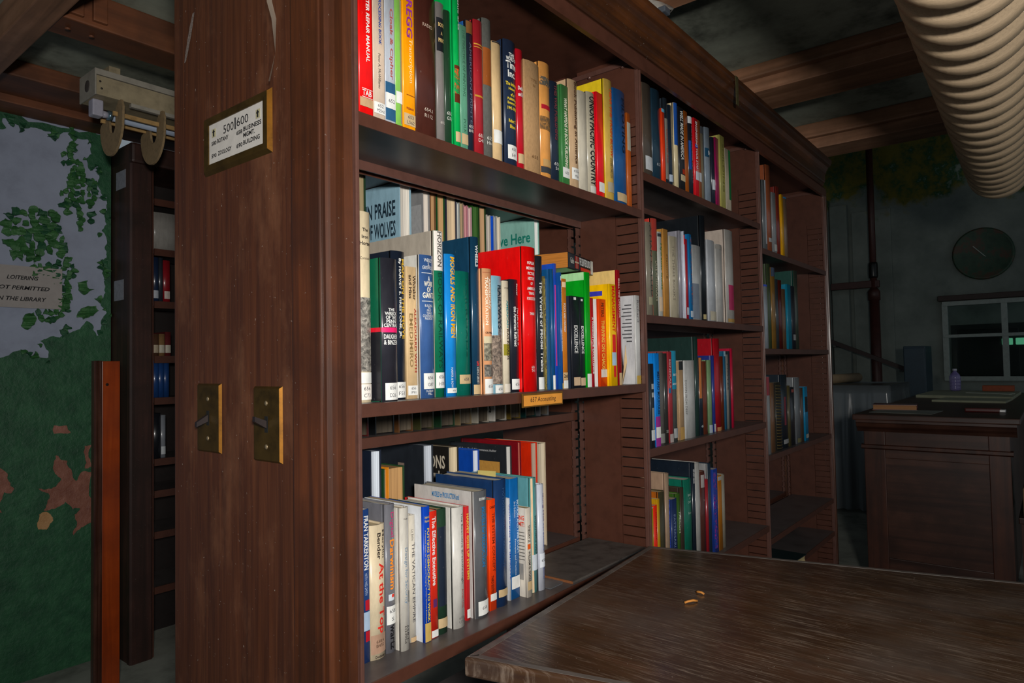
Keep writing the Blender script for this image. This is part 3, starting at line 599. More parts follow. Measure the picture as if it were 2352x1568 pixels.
# ------------------------------------------------------------------ books
BOOKS = [
 ('A', 'bright red paperback with white lettering, first beside the stile', '#E20A0A', 'p', 0.6793, 0.85, 1.649, 0.0284, 0.2424, 0.163, None, [('v', 'TYPEWRITER REPAIR MANUAL', '#DCDCD8', 0.0953, 0.2431, 0.62, 0.26, 1), ('b', '#DCDCD8', 0.0497, 0.0508, 0.18, 0.95), ('b', '#DCDCD8', 0.0361, 0.0371, 0.18, 0.95), ('h', 'TAB', '#DCDCD8', 0.0436, 0.0093, 0.66, 1), ('s', '#B99872', 0.0207, 0.035, [])]),
 ('A', 'beige paperback with dark blue lettering between red and silver-grey books', '#CBB6A2', 'p', 0.7097, 0.852, 1.649, 0.0252, 0.2483, 0.17, None, [('v', 'THE WORD PROCESSING BOOK', '#27408A', 0.1347, 0.2668, 0.58, 0.24, 1), ('v', 'Peter A. McWilliams', '#4A4440', 0.0604, 0.1192, 0.5, 0.2, 0), ('s', '#DCDCD8', 0.0179, 0.0369, ['652', 'M254d'])]),
 ('A', 'silver-grey paperback with rust red script lettering and blue foot', '#AEB4BE', 'p', 0.7355, 0.852, 1.649, 0.022, 0.2523, 0.169, None, [('v', 'Cloak & Cipher', '#A5534C', 0.0836, 0.206, 0.58, 0.4, 1), ('b', '#2A587C', 0.0597, 0.0783), ('s', '#DCDCD8', 0.0336, 0.0597, ['652']), ('b', '#2A587C', 0.0135, 0.0336)]),
 ('A', 'slim light green plastic-covered book', '#83BE54', 'p', 0.758, 0.852, 1.649, 0.0146, 0.2547, 0.175, None, [('b', '#8A8468', 0.0142, 0.2291, 0.72, 0.98), ('s', '#DCDCD8', 0.0481, 0.0685, [])]),
 ('A', 'orange paperback with bold purple lettering', '#F59A00', 'p', 0.7733, 0.85, 1.649, 0.0278, 0.2642, 0.187, None, [('v', 'GREGG', '#82288C', 0.17, 0.2569, 0.55, 0.5, 1), ('v', 'Transcription', '#F6DDA8', 0.0907, 0.1677, 0.6, 0.36, 0), ('b', '#8A4A10', 0.0677, 0.0692, 0.25, 0.95), ('h', 'FREEMAN', '#8A3A20', 0.0447, 0.0038, 0.6, 1), ('s', '#BFA57C', 0.0149, 0.0355, ['653', 'L562'])]),
 ('A', 'thick dark brown leather volume with faint lettering', '#47221A', 'h', 0.8016, 0.846, 1.649, 0.0515, 0.2628, 0.187, None, [('h', 'RADIO', '#B8A090', 0.2049, 0.0063, 0.45, 0), ('h', '654.1', '#CDBFB0', 0.0534, 0.0062, 0.38, 0), ('h', 'R112', '#CDBFB0', 0.0424, 0.0063, 0.38, 0)]),
 ('A', 'grey worn clothbound volume with black title block', '#77726F', 'h', 0.8631, 0.856, 1.649, 0.0203, 0.2689, 0.164, None, [('b', '#15161C', 0.1777, 0.2402, 0.02, 0.9), ('h', 'BOOK', '#C0A468', 0.227, 0.0074, 0.7, 1), ('h', 'A', '#C0A468', 0.2114, 0.0066, 0.2, 1), ('h', 'PRINT', '#C0A468', 0.1982, 0.0074, 0.7, 1), ('h', '655', '#C8C0B8', 0.0454, 0.0048, 0.5, 0)]),
 ('A', 'narrow blackish green clothbound book', '#1E3826', 'h', 0.8879, 0.86, 1.649, 0.0163, 0.265, 0.166, None, [('h', '655', '#D0D0C8', 0.07, 0.0066, 0.75, 0), ('h', 'G76', '#D0D0C8', 0.0601, 0.0066, 0.75, 0)]),
 ('A', 'vivid green book with white italic lettering and red-brown band', '#00A34C', 'h', 0.9048, 0.852, 1.649, 0.0146, 0.308, 0.162, None, [('v', 'graphic arts', '#DCDCD8', 0.2326, 0.3153, 0.7, 0.34, 1), ('b', '#5C2410', 0.0929, 0.1638), ('p', '#E8401A', '#18A050', 0.1096, 0.1571), ('s', '#BFA57C', 0.0183, 0.0374, [])]),
 ('A', 'pale sage green book with dark title lettering', '#5C987C', 'p', 0.9242, 0.856, 1.649, 0.0186, 0.2498, 0.157, None, [('v', 'THE PRACTICE OF PRINTING', '#37654F', 0.1127, 0.2422, 0.5, 0.36, 0), ('v', 'POLK', '#37654F', 0.0417, 0.0687, 0.5, 0.4, 0), ('s', '#BFA57C', 0.0198, 0.04, [])]),
 ('A', 'navy clothbound book with a brown band near its top', '#1C2533', 'h', 0.9433, 0.856, 1.649, 0.0184, 0.2666, 0.161, '#1D4D88', [('b', '#6B4420', 0.2409, 0.2651), ('v', 'AMERICAN PRINTER', '#5A6678', 0.0517, 0.2235, 0.5, 0.3, 0), ('h', '655', '#D0D0C8', 0.0594, 0.006, 0.7, 0), ('h', 'E43', '#D0D0C8', 0.0509, 0.0059, 0.7, 0)]),
 ('A', 'crimson clothbound volume with gilt bands', '#9E1F28', 'h', 0.9623, 0.852, 1.649, 0.0256, 0.2746, 0.174, None, [('b', '#B8862E', 0.2246, 0.2272), ('b', '#B8862E', 0.2194, 0.2211), ('b', '#B8862E', 0.1219, 0.1254), ('h', '655', '#E0D8D0', 0.0467, 0.0069, 0.55, 0), ('h', 'D41', '#E0D8D0', 0.0372, 0.0068, 0.55, 0)]),
 ('A', 'grey cloth volume with rust orange middle panel', '#585853', 'c', 0.993, 0.856, 1.649, 0.026, 0.291, 0.179, None, [('b', '#8C4A1C', 0.1561, 0.2319), ('h', '655', '#C8C8C0', 0.05, 0.007, 0.6, 0), ('h', 'H64', '#C8C8C0', 0.0403, 0.0071, 0.6, 0)]),
 ('A', 'cream book with white top and dark ring', '#D6B686', 'h', 1.0244, 0.858, 1.649, 0.0278, 0.2567, 0.168, None, [('b', '#BEB6AE', 0.2562, 0.2671), ('b', '#2C2622', 0.2534, 0.2562), ('s', '#DCDCD8', 0.0479, 0.0749, [])]),
 ('A', 'tall navy jacketed book with large white and yellow lettering', '#1E2B42', 'h', 1.0528, 0.85, 1.649, 0.0386, 0.2696, 0.18, None, [('h', 'THE', '#DCDCD8', 0.2387, 0.0083, 0.45, 1), ('h', 'WORLD OF', '#DCDCD8', 0.2303, 0.0083, 0.8, 1), ('h', 'Time', '#DCDCD8', 0.2174, 0.0157, 0.85, 1), ('h', 'Inc.', '#DCDCD8', 0.199, 0.0148, 0.62, 1), ('h', 'The Intimate', '#E6C832', 0.1778, 0.0074, 0.9, 1), ('h', 'History', '#E6C832', 0.1668, 0.0074, 0.55, 1), ('h', 'of a', '#E6C832', 0.1558, 0.0073, 0.3, 1), ('h', 'Publishing', '#E6C832', 0.1457, 0.0073, 0.7, 1), ('h', 'Enterprise', '#E6C832', 0.1374, 0.0073, 0.7, 1), ('h', '1941-1960', '#E6C832', 0.1273, 0.0073, 0.72, 1), ('h', 'Robert T.', '#E6C832', 0.1008, 0.0073, 0.6, 1), ('h', 'Elson', '#E6C832', 0.089, 0.0073, 0.45, 1), ('s', '#DCDCD8', 0.0216, 0.0507, ['650', 'E47'])]),
 ('A', 'cherry red jacketed book half hidden by a tall navy one', '#BA0F22', 'h', 1.0996, 0.856, 1.649, 0.0219, 0.2664, 0.178, None, [('h', 'Decline', '#DCDCD8', 0.183, 0.0085, 0.8, 1), ('h', 'and Fall', '#DCDCD8', 0.1698, 0.0085, 0.8, 1), ('s', '#BFA57C', 0.0225, 0.043, [])]),
 ('A', 'thick tan woven-cloth volume', '#AE8960', 'c', 1.1221, 0.852, 1.649, 0.0549, 0.2519, 0.161, None, [('h', 'TYPES', '#7C5A38', 0.2117, 0.0068, 0.4, 0), ('h', 'IN', '#7C5A38', 0.2001, 0.0058, 0.15, 0), ('h', '655', '#6A4A2C', 0.0451, 0.0067, 0.4, 0)]),
 ('A', 'torn orange-jacketed book patched with dark grey and a red stripe', '#DE994E', 'h', 1.1858, 0.858, 1.649, 0.039, 0.2709, 0.177, None, [('b', '#3A3C40', 0.2724, 0.2794), ('p', '#DE994E', '#5A5850', 0.2185, 0.2384), ('b', '#A8182A', 0.1657, 0.1756, 0.1, 1), ('p', '#4C4A44', '#A87A48', 0.1191, 0.1488), ('b', '#3A3C40', 0.0225, 0.0363), ('s', '#B8935E', 0.0373, 0.053, [])]),
 ('A', 'narrow dark navy book with faint maroon lettering', '#1D2738', 'h', 1.2255, 0.858, 1.649, 0.0319, 0.2397, 0.148, None, [('v', 'THIS WAS PUBLISHING', '#6A3038', 0.1065, 0.2321, 0.5, 0.34, 1), ('h', '655', '#D0D0D0', 0.0513, 0.007, 0.6, 0), ('h', 'S4', '#D0D0D0', 0.0413, 0.007, 0.4, 0)]),
 ('A', 'leaf green book with cream slanted lettering', '#3C7A40', 'p', 1.258, 0.854, 1.649, 0.0289, 0.2402, 0.156, None, [('v', 'WHAT HAPPENS IN BOOK PUBLISHING', '#E6E2CC', 0.0497, 0.2111, 0.56, 0.42, 1), ('s', '#DCDCD8', 0.0253, 0.0487, ['655'])]),
 ('A', 'beige jacketed book with brown lettering', '#C2A27E', 'h', 1.2875, 0.85, 1.649, 0.0391, 0.2621, 0.169, None, [('v', 'Book Publishing in America', '#472E1E', 0.0648, 0.2585, 0.55, 0.36, 1), ('s', '#DCDCD8', 0.0277, 0.0545, ['655.4', 'M26'])]),
 ('A', 'plain off-white worn book', '#C6BEAC', 'h', 1.3334, 0.854, 1.649, 0.0396, 0.2505, 0.181, None, []),
 ('A', 'grey-white jacketed book with heavy black slanted lettering', '#B2AA96', 'h', 1.3737, 0.854, 1.649, 0.0351, 0.26, 0.173, None, [('v', 'UNION PACIFIC COUNTRY', '#17171A', 0.0302, 0.2496, 0.5, 0.62, 1), ('s', '#C6C4BC', 0.013, 0.0292, [])]),
 ('A', 'slim scarlet book with white foot label', '#E80A20', 'p', 1.4181, 0.858, 1.649, 0.0302, 0.2733, 0.165, None, [('s', '#DCDCD8', 0.0239, 0.0481, [])]),
 ('A', 'yellow jacketed book with orange-red lettering', '#CDA94E', 'h', 1.4489, 0.85, 1.649, 0.0408, 0.315, 0.17, '#E2C21E', [('v', 'HEAR THE TRAIN BLOW', '#D2501E', 0.1195, 0.292, 0.62, 0.36, 1), ('v', 'LUCIUS BEEBE & CHARLES CLEGG', '#5A5448', 0.0648, 0.1151, 0.55, 0.3, 0), ('s', '#A49C88', 0.0281, 0.0537, [])]),
 ('A', 'royal blue clothbound manual with dark lettering', '#165089', 'h', 1.492, 0.85, 1.649, 0.0636, 0.3056, 0.176, None, [('v', 'PILOTING', '#0B1C30', 0.1443, 0.2881, 0.72, 0.3, 1), ('s', '#BFA57C', 0.0147, 0.0364, [])]),
 ('A', 'slim rust orange book with pale grey panel, last in row', '#B4571A', 'p', 1.5673, 0.856, 1.649, 0.0187, 0.2617, 0.183, None, [('b', '#A8A494', 0.1618, 0.2368)]),
 ('B', 'cream jacketed book with engraved picture, first beside the wooden stile', '#DAC8A6', 'h', 0.6858, 0.866, 1.193, 0.0274, 0.3105, 0.169, None, [('h', 'The', '#2A2420', 0.2805, 0.0057, 0.42, 1), ('h', 'Iron', '#2A2420', 0.2691, 0.0057, 0.5, 1), ('h', 'Horse', '#2A2420', 0.2583, 0.0065, 0.75, 1), ('h', 'Comstock', '#4A4038', 0.234, 0.0043, 0.7, 0), ('p', '#3A3836', '#A8A298', 0.0497, 0.1699), ('s', '#DCDCD8', 0.0307, 0.0483, []), ('s', '#E4DCD4', 0.0041, 0.0293, ['656', 'C73'])]),
 ('B', 'black jacketed book with pink band and green side', '#26262E', 'h', 0.719, 0.846, 1.193, 0.034, 0.2357, 0.146, '#0A5C40', [('h', 'THE', '#DCDCD8', 0.1506, 0.0051, 0.4, 1), ('h', 'WRECK', '#DCDCD8', 0.1442, 0.0057, 0.75, 1), ('h', 'OF THE', '#DCDCD8', 0.1377, 0.0058, 0.65, 1), ('h', 'PENN', '#DCDCD8', 0.1312, 0.0058, 0.6, 1), ('h', 'CENTRAL', '#DCDCD8', 0.1247, 0.0057, 0.85, 1), ('b', '#EC1E68', 0.1133, 0.1212), ('h', 'DAUGHEN', '#DCDCD8', 0.1061, 0.0079, 0.85, 1), ('h', '& BINZEN', '#DCDCD8', 0.0968, 0.0079, 0.85, 1), ('s', '#DCDCD8', 0.0025, 0.0303, ['656', 'D26'])]),
 ('B', 'dark navy jacketed book with yellow and white vertical lettering', '#161E2C', 'h', 0.7658, 0.874, 1.193, 0.0296, 0.2563, 0.172, None, [('v', 'MAN ON THE MOVE', '#E8B62C', 0.1044, 0.2434, 0.8, 0.26, 1), ('v', 'By HARVEY S. FIRESTONE, JR.', '#DCDCD8', 0.1059, 0.2434, 0.5, 0.22, 1), ('s', '#DCDCD8', 0.0034, 0.0302, ['656', 'F51'])]),
 ('B', 'narrow beige paperback with brown and red lettering', '#D8B88A', 'p', 0.8, 0.878, 1.193, 0.0237, 0.2325, 0.182, None, [('v', 'Whitaker', '#3A2C22', 0.1737, 0.2178, 0.75, 0.3, 1), ('v', 'and Hiss', '#3A2C22', 0.176, 0.2178, 0.35, 0.3, 1), ('v', 'EMEDIMIRO', '#8A7048', 0.0552, 0.1498, 0.4, 0.34, 1), ('v', 'ALEADUARD WITH', '#9A2A24', 0.046, 0.159, 0.82, 0.22, 1), ('s', '#DCDCD8', 0.0063, 0.0231, ['656', 'P91'])]),
 ('B', 'blue jacketed book with stacked white lettering', '#36588E', 'h', 0.8243, 0.866, 1.193, 0.0339, 0.2553, 0.189, '#C9C6BE', [('h', 'WESLEY', '#DCDCD8', 0.2457, 0.0063, 0.6, 0), ('h', 'S.', '#DCDCD8', 0.2386, 0.0063, 0.14, 0), ('h', 'GRISWOLD', '#DCDCD8', 0.2324, 0.0063, 0.78, 0), ('b', '#DCDCD8', 0.2222, 0.2233, 0.1, 0.95), ('h', 'A', '#DCDCD8', 0.2128, 0.0094, 0.14, 1), ('h', 'WORK', '#EDE4CC', 0.2034, 0.0094, 0.62, 1), ('h', 'OF', '#EDE4CC', 0.1932, 0.0094, 0.28, 1), ('h', 'GIANTS', '#EDE4CC', 0.183, 0.0102, 0.78, 1), ('b', '#DCDCD8', 0.1717, 0.1729, 0.1, 0.95), ('h', 'BUILDING', '#DCDCD8', 0.1643, 0.0047, 0.55, 0), ('h', 'THE', '#DCDCD8', 0.16, 0.0039, 0.2, 0), ('h', 'FIRST', '#DCDCD8', 0.1557, 0.0039, 0.32, 0), ('h', 'TRANS', '#DCDCD8', 0.151, 0.0042, 0.38, 0), ('h', 'CONTINENTAL', '#DCDCD8', 0.1459, 0.0047, 0.78, 0), ('h', 'RAILROAD', '#DCDCD8', 0.1413, 0.0043, 0.55, 0), ('s', '#DCDCD8', 0.0161, 0.0439, ['656', 'G87']), ('h', 'McGRAW', '#DCDCD8', 0.0122, 0.0039, 0.5, 0), ('h', 'HILL', '#DCDCD8', 0.0076, 0.0038, 0.3, 0)]),
 ('B', 'tall book with stone grey cover, white and green spine', '#0B6A4A', 'h', 0.8667, 0.874, 1.193, 0.023, 0.3055, 0.185, '#A0978A', [('b', '#DDD6CE', 0.2317, 0.3088), ('v', 'HORIZON', '#57524E', 0.239, 0.3039, 0.52, 0.48, 1), ('v', 'BOOK OF RAILWAYS', '#043C2C', 0.0526, 0.2277, 0.52, 0.44, 0), ('s', '#DCDCD8', 0.016, 0.0446, ['656', 'H78'])]),
 ('B', 'bright blue jacketed book with jagged yellow lettering', '#1583D2', 'h', 0.8903, 0.868, 1.193, 0.0268, 0.2644, 0.18, None, [('v', 'MOGULS AND IRON MEN', '#F2B21C', 0.1087, 0.2595, 0.6, 0.5, 1), ('v', 'HARPER & ROW', '#DCDCD8', 0.016, 0.053, 0.4, 0.18, 0), ('s', '#DCDCD8', 0.0063, 0.0151, ['656'])]),
 ('B', 'plain teal green clothbound book with tan tag', '#066A5A', 'h', 0.9222, 0.872, 1.193, 0.0392, 0.2363, 0.18, None, [('v', 'RAILROADS', '#044A40', 0.0723, 0.2226, 0.65, 0.14, 0), ('s', '#BFA57C', 0.0218, 0.0391, ['658'])]),
 ('B', 'tall dark blue volume with small white lettering at its top', '#123A54', 'h', 0.9621, 0.868, 1.193, 0.0214, 0.3063, 0.17, None, [('v', 'WHEELS', '#DCDCD8', 0.2479, 0.2907, 0.55, 0.4, 1), ('v', 'LIFE', '#D83A30', 0.0553, 0.0645, 0.5, 0.3, 1), ('v', 'SCIENCE LIBRARY', '#C8C8C0', 0.0208, 0.0536, 0.5, 0.28, 0), ('s', '#BFA57C', 0.0007, 0.0191, [])]),
 ('B', 'peach jacketed book with grey pictures on its lower spine', '#DE9E70', 'h', 0.9841, 0.858, 1.193, 0.0257, 0.2458, 0.177, None, [('v', 'The Romance of', '#F4E6D0', 0.1691, 0.2257, 0.84, 0.2, 0), ('v', 'AMERICAN', '#F4E6D0', 0.1674, 0.2274, 0.58, 0.24, 1), ('v', 'TRANSPORTATION', '#F4E6D0', 0.1349, 0.2292, 0.28, 0.26, 1), ('b', '#A05A3A', 0.2373, 0.2386), ('h', 'CROWELL', '#3A2018', 0.1195, 0.0042, 0.8, 1), ('b', '#CFC2A0', 0.0991, 0.1127), ('p', '#2E2E2C', '#B0A890', 0.0651, 0.0991), ('p', '#3A3836', '#8C867C', 0.0337, 0.0574), ('s', '#DCDCD8', -0.001, 0.0294, ['656'])]),
 ('B', 'sky blue jacketed book with dark picture and lettering', '#86B8CC', 'h', 1.0151, 0.862, 1.193, 0.0318, 0.2348, 0.154, None, [('p', '#2A2C34', '#8A8A8C', 0.1154, 0.212, 0.42, 1), ('p', '#3A3230', '#A89484', 0.0179, 0.1154), ('v', 'RAILWAYS', '#20303A', 0.1277, 0.2164, 0.62, 0.4, 1), ('s', '#DCDCD8', -0.002, 0.0162, ['656'])]),
 ('B', 'slim cream book with teal lettering and olive band', '#DACDB4', 'h', 1.0483, 0.862, 1.193, 0.0188, 0.2272, 0.14, None, [('h', 'STOVER', '#4A4038', 0.2123, 0.0036, 0.7, 0), ('b', '#8E8420', 0.0753, 0.0983), ('v', 'AMERICAN', '#3A8A92', 0.132, 0.1873, 0.55, 0.34, 1), ('v', 'RAILROADS', '#3A2E26', 0.0664, 0.1285, 0.55, 0.34, 1), ('s', '#CFC6B8', -0.0015, 0.0179, [])]),
 ('B', 'black jacketed book with white lettering left of big red volume', '#1E212B', 'h', 1.0678, 0.858, 1.193, 0.0267, 0.2318, 0.168, None, [('v', 'Stover', '#DCDCD8', 0.1983, 0.2236, 0.72, 0.24, 1), ('v', 'The Life and Decline of', '#DCDCD8', 0.0957, 0.1739, 0.78, 0.22, 1), ('v', 'the American Railroad', '#DCDCD8', 0.0939, 0.1757, 0.42, 0.3, 1), ('s', '#DCDCD8', 0.0056, 0.027, ['656'])]),
 ('B', 'tall thick bright red volume with white lettering', '#E00606', 'h', 1.095, 0.844, 1.193, 0.0439, 0.3017, 0.17, None, [('h', 'POPULAR', '#DCDCD8', 0.2678, 0.0065, 0.55, 1), ('h', 'MECHANICS', '#DCDCD8', 0.2568, 0.0065, 0.66, 1), ('h', 'PICTURE', '#DCDCD8', 0.2458, 0.0065, 0.52, 1), ('h', 'HISTORY', '#DCDCD8', 0.2352, 0.0064, 0.52, 1), ('h', 'OF', '#DCDCD8', 0.2247, 0.006, 0.16, 1), ('h', 'AMERICAN', '#DCDCD8', 0.2142, 0.0064, 0.62, 1), ('h', 'TRANS-', '#DCDCD8', 0.2042, 0.0059, 0.46, 1), ('h', 'PORTATION', '#DCDCD8', 0.1932, 0.0064, 0.64, 1), ('h', 'THROM', '#DCDCD8', 0.1618, 0.0059, 0.36, 1), ('h', '656', '#DCDCD8', 0.0504, 0.0054, 0.24, 0), ('h', 'T41', '#DCDCD8', 0.0432, 0.0054, 0.24, 0)]),
 ('B', 'narrow black book with white lettering right of big red volume', '#20242B', 'h', 1.1722, 0.868, 1.193, 0.0216, 0.293, 0.177, None, [('v', 'The World of Model Trains', '#DCDCD8', 0.0392, 0.2379, 0.55, 0.5, 1), ('s', '#DCDCD8', 0.0013, 0.0278, [])]),
 ('B', 'very thin torn book with mottled spine', '#6A6038', 'p', 1.1944, 0.868, 1.193, 0.0067, 0.2501, 0.171, None, [('p', '#22242A', '#B09A40', -0.0002, 0.245)]),
 ('B', 'glossy steel blue book with small white tag', '#0E4B7C', 'h', 1.2018, 0.852, 1.193, 0.0099, 0.2653, 0.167, None, [('s', '#DCDCD8', -0.0019, 0.0312, [])]),
 ('B', 'slim royal blue book edged in magenta', '#1A4AB4', 'p', 1.2324, 0.866, 1.193, 0.0085, 0.282, 0.17, None, [('b', '#C02A7A', 0.0517, 0.2335, 0.1, 0.6)]),
 ('B', 'blue paperback with white vertical lettering', '#0F4B8E', 'p', 1.2415, 0.856, 1.193, 0.0045, 0.2618, 0.172, None, [('b', '#C8D0D8', 0.2434, 0.2533, 0.15, 0.8), ('v', 'MANAGEMENT INFORMATION SYSTEMS', '#DCDCD8', 0.0846, 0.2296, 0.68, 0.4, 1), ('v', 'SECOND EDITION', '#DCDCD8', 0.0846, 0.1315, 0.25, 0.26, 1), ('s', '#C0A050', -0.0027, 0.0128, [])]),
 ('B', 'slim orange paperback with tan volume tag', '#D07A20', 'p', 1.2466, 0.856, 1.193, 0.0188, 0.2483, 0.158, None, [('b', '#E8C8A0', 0.2292, 0.2411, 0.1, 0.9), ('v', 'POLICY AND STRATEGY', '#DCDCD8', 0.1271, 0.1924, 0.5, 0.4, 1), ('b', '#C8A878', 0.02, 0.0366), ('h', '2nd', '#3A2A18', 0.0288, 0.0078, 0.8, 1), ('s', '#DCDCD8', -0.0025, 0.019, [])]),
 ('B', 'black paperback with bold white lettering, left of its twin', '#1B1E26', 'p', 1.2778, 0.852, 1.193, 0.0334, 0.2112, 0.148, '#2A3140', [('b', '#D8D8D8', 0.2025, 0.2086, 0.3, 0.6), ('v', 'EXCELLENCE', '#DCDCD8', 0.0798, 0.144, 0.5, 0.44, 1), ('s', '#C4A888', 0.0059, 0.0248, [])]),
 ('B', 'black paperback with bold white lettering, right of its twin', '#1B1E26', 'p', 1.3121, 0.852, 1.193, 0.0204, 0.2109, 0.15, None, [('b', '#D8D8D8', 0.2012, 0.2063, 0.3, 0.7), ('v', 'EXCELLENCE', '#DCDCD8', 0.0788, 0.1429, 0.5, 0.5, 1), ('s', '#C4A888', 0.0049, 0.0231, [])]),
 ('B', 'vivid green paperback with pale green cover top', '#009A1A', 'p', 1.3331, 0.848, 1.193, 0.0197, 0.2707, 0.17, None, [('s', '#DCDCD8', -0.0038, 0.0318, [])]),
 ('B', 'slim dark red paperback with white lettering beside an orange one', '#B00E20', 'p', 1.3675, 0.856, 1.193, 0.0117, 0.2124, 0.158, None, [('v', 'A PASSION FOR EXCELLENCE', '#DCDCD8', 0.0311, 0.1668, 0.5, 0.55, 1)]),
 ('B', 'orange-red jacketed book with yellow lettering', '#E6400C', 'p', 1.3932, 0.85, 1.193, 0.0344, 0.2115, 0.178, '#DEDCD8', [('v', 'PETERS', '#5A1808', 0.1681, 0.2023, 0.5, 0.36, 1), ('v', 'THRIVING ON CHAOS', '#E8C454', 0.0407, 0.1596, 0.5, 0.42, 1), ('s', '#D8CCC0', 0.0218, 0.0407, [])]),
 ('B', 'golden yellow paperback with bold red lettering', '#F2BA00', 'p', 1.4283, 0.84, 1.193, 0.0326, 0.2499, 0.17, None, [('v', 'MANAGEMENT', '#D81810', 0.1322, 0.2456, 0.55, 0.44, 1), ('b', '#D81810', 0.0818, 0.1258, 0.3, 0.8), ('b', '#A8C4DC', 0.0497, 0.0818, 0.2, 0.85), ('b', '#D81810', 0.021, 0.0487, 0.4, 0.75)]),
 ('B', 'slim dark red paperback with cream cover beside a yellow one', '#9C0F1A', 'p', 1.478, 0.846, 1.193, 0.0152, 0.2895, 0.178, '#E2BE74', [('v', 'SMALL TIME OPERATOR', '#E0B8A8', 0.1689, 0.2687, 0.5, 0.5, 1), ('s', '#BFA57C', -0.002, 0.0307, [])]),
 ('B', 'glossy grey-white plastic-wrapped book leaning near the upright', '#C4C4C2', 'p', 1.563, 0.842, 1.193, 0.023, 0.2311, 0.149, '#C6C6C8', [('v', 'Richard', '#5A5A60', 0.1611, 0.2186, 0.5, 0.4, 0), ('b', '#B8963C', -0.0053, 0.0219)]),
 ('C', 'narrow dark blue paperback with white lettering, first beside stile', '#1D3B72', 'p', 0.7068, 0.893, 0.766, 0.0169, 0.2494, 0.149, None, [('v', 'FRAN TARKENTON', '#DCDCD8', 0.1507, 0.2386, 0.6, 0.55, 1), ('v', 'WITH WES SMITH', '#A8B4C8', 0.1097, 0.1457, 0.55, 0.3, 0), ('b', '#B01828', 0.0844, 0.1013, 0.45, 1), ('s', '#9FB4CC', 0.0521, 0.0823, []), ('b', '#B01828', 0.0339, 0.0507, 0.45, 1)]),
 ('C', 'cream jacketed book with large red lettering and brown tape', '#D4C3A4', 'h', 0.7243, 0.888, 0.766, 0.0313, 0.2204, 0.158, None, [('v', 'Marylin', '#2A2320', 0.1638, 0.2105, 0.8, 0.2, 1), ('v', 'Bender', '#2A2320', 0.1631, 0.2069, 0.5, 0.24, 1), ('v', 'At the Top', '#D8281C', 0.0411, 0.1567, 0.62, 0.5, 1), ('b', '#A88670', 0.0092, 0.0404), ('h', '658.4', '#4A3428', 0.0291, 0.005, 0.5, 0), ('h', 'B432', '#4A3428', 0.022, 0.005, 0.5, 0), ('h', 'Doubleday', '#2A2320', 0.0036, 0.0057, 0.62, 1)]),
 ('C', 'grey jacketed book with magenta and orange lettering', '#6C6C73', 'h', 0.758, 0.89, 0.766, 0.0206, 0.2493, 0.17, None, [('v', 'Digital', '#C41E6C', 0.1938, 0.2357, 0.6, 0.5, 0), ('v', 'Darwinism', '#F28C1E', 0.1059, 0.1894, 0.6, 0.5, 1), ('b', '#C8D0D8', 0.087, 0.0979, 0.2, 0.8), ('b', '#D83020', 0.0921, 0.0972, 0.5, 0.8), ('s', '#DCDCD8', 0.0477, 0.0783, ['658', 'S']), ('v', 'wartz', '#141418', 0.0057, 0.047, 0.55, 0.5, 1)]),
 ('C', 'white jacketed book with pale blue lettering and typed call number', '#C7C2B8', 'h', 0.7792, 0.876, 0.766, 0.0185, 0.2417, 0.145, None, [('h', 'Healy', '#4A4642', 0.2221, 0.0037, 0.45, 0), ('v', 'Design for Security', '#66849E', 0.0786, 0.1733, 0.5, 0.42, 0), ('b', '#2C3A38', 0.0793, 0.0991, 0.85, 1.0), ('v', '658.1', '#33302E', 0.0188, 0.0421, 0.66, 0.22, 0), ('v', 'H3495d', '#33302E', 0.0129, 0.0414, 0.38, 0.22, 0)]),
 ('C', 'narrow cream book with grey capital lettering', '#CAC2B2', 'h', 0.8134, 0.892, 0.766, 0.0134, 0.2211, 0.145, None, [('v', 'THE VATICAN EMPIRE', '#3C3A40', 0.0344, 0.1727, 0.55, 0.5, 0), ('v', 'Lo Bello', '#5A5650', 0.1765, 0.1963, 0.4, 0.3, 0), ('s', '#BFA078', -0.0069, 0.0088, [])]),
 ('C', 'cobalt blue paperback with yellow lettering and white cover', '#0B42B6', 'p', 0.8274, 0.872, 0.766, 0.0151, 0.2359, 0.161, '#D6DAE0', [('h', 'Adams &', '#E2C83A', 0.2172, 0.0045, 0.75, 0), ('h', 'Hansen', '#E2C83A', 0.2104, 0.0046, 0.7, 0), ('v', 'PUTTING DEMOCRACY TO WORK', '#E8CC3A', 0.0346, 0.1975, 0.66, 0.34, 1), ('v', 'A Practical Guide for Starting and Managing Worker-Owned Businesses', '#D8C060', 0.0338, 0.1952, 0.22, 0.2, 0), ('s', '#C2A258', 0.0009, 0.0331, [])]),
 ('C', 'scarlet paperback with bold white lettering and purple triangle', '#D62A18', 'p', 0.8461, 0.875, 0.766, 0.0172, 0.224, 0.139, None, [('v', 'The Effective Executive', '#DCDCD8', 0.0925, 0.2141, 0.5, 0.52, 1), ('b', '#5A2A60', 0.0535, 0.068, 0.3, 0.85), ('s', '#DCDCD8', 0.0017, 0.0139, [])]),
 ('C', 'dark green clothbound book with navy panel and tan tag', '#1D3A28', 'c', 0.8651, 0.875, 0.766, 0.0249, 0.2237, 0.159, None, [('b', '#1A2434', 0.05, 0.1918, 0.1, 0.95), ('s', '#BFA57C', 0.0114, 0.0284, [])]),
 ('C', 'worn white jacketed book with thin grey lettering', '#CECBC4', 'h', 0.9017, 0.869, 0.766, 0.0291, 0.221, 0.153, None, [('v', 'The Executive Breakthrough', '#3C3A3C', 0.0798, 0.2097, 0.68, 0.26, 0), ('v', 'Auren Uris', '#A8504C', 0.0355, 0.0703, 0.68, 0.2, 0), ('h', '658', '#6A6664', 0.0181, 0.0047, 0.4, 0), ('h', 'U75', '#6A6664', 0.011, 0.0047, 0.4, 0)]),
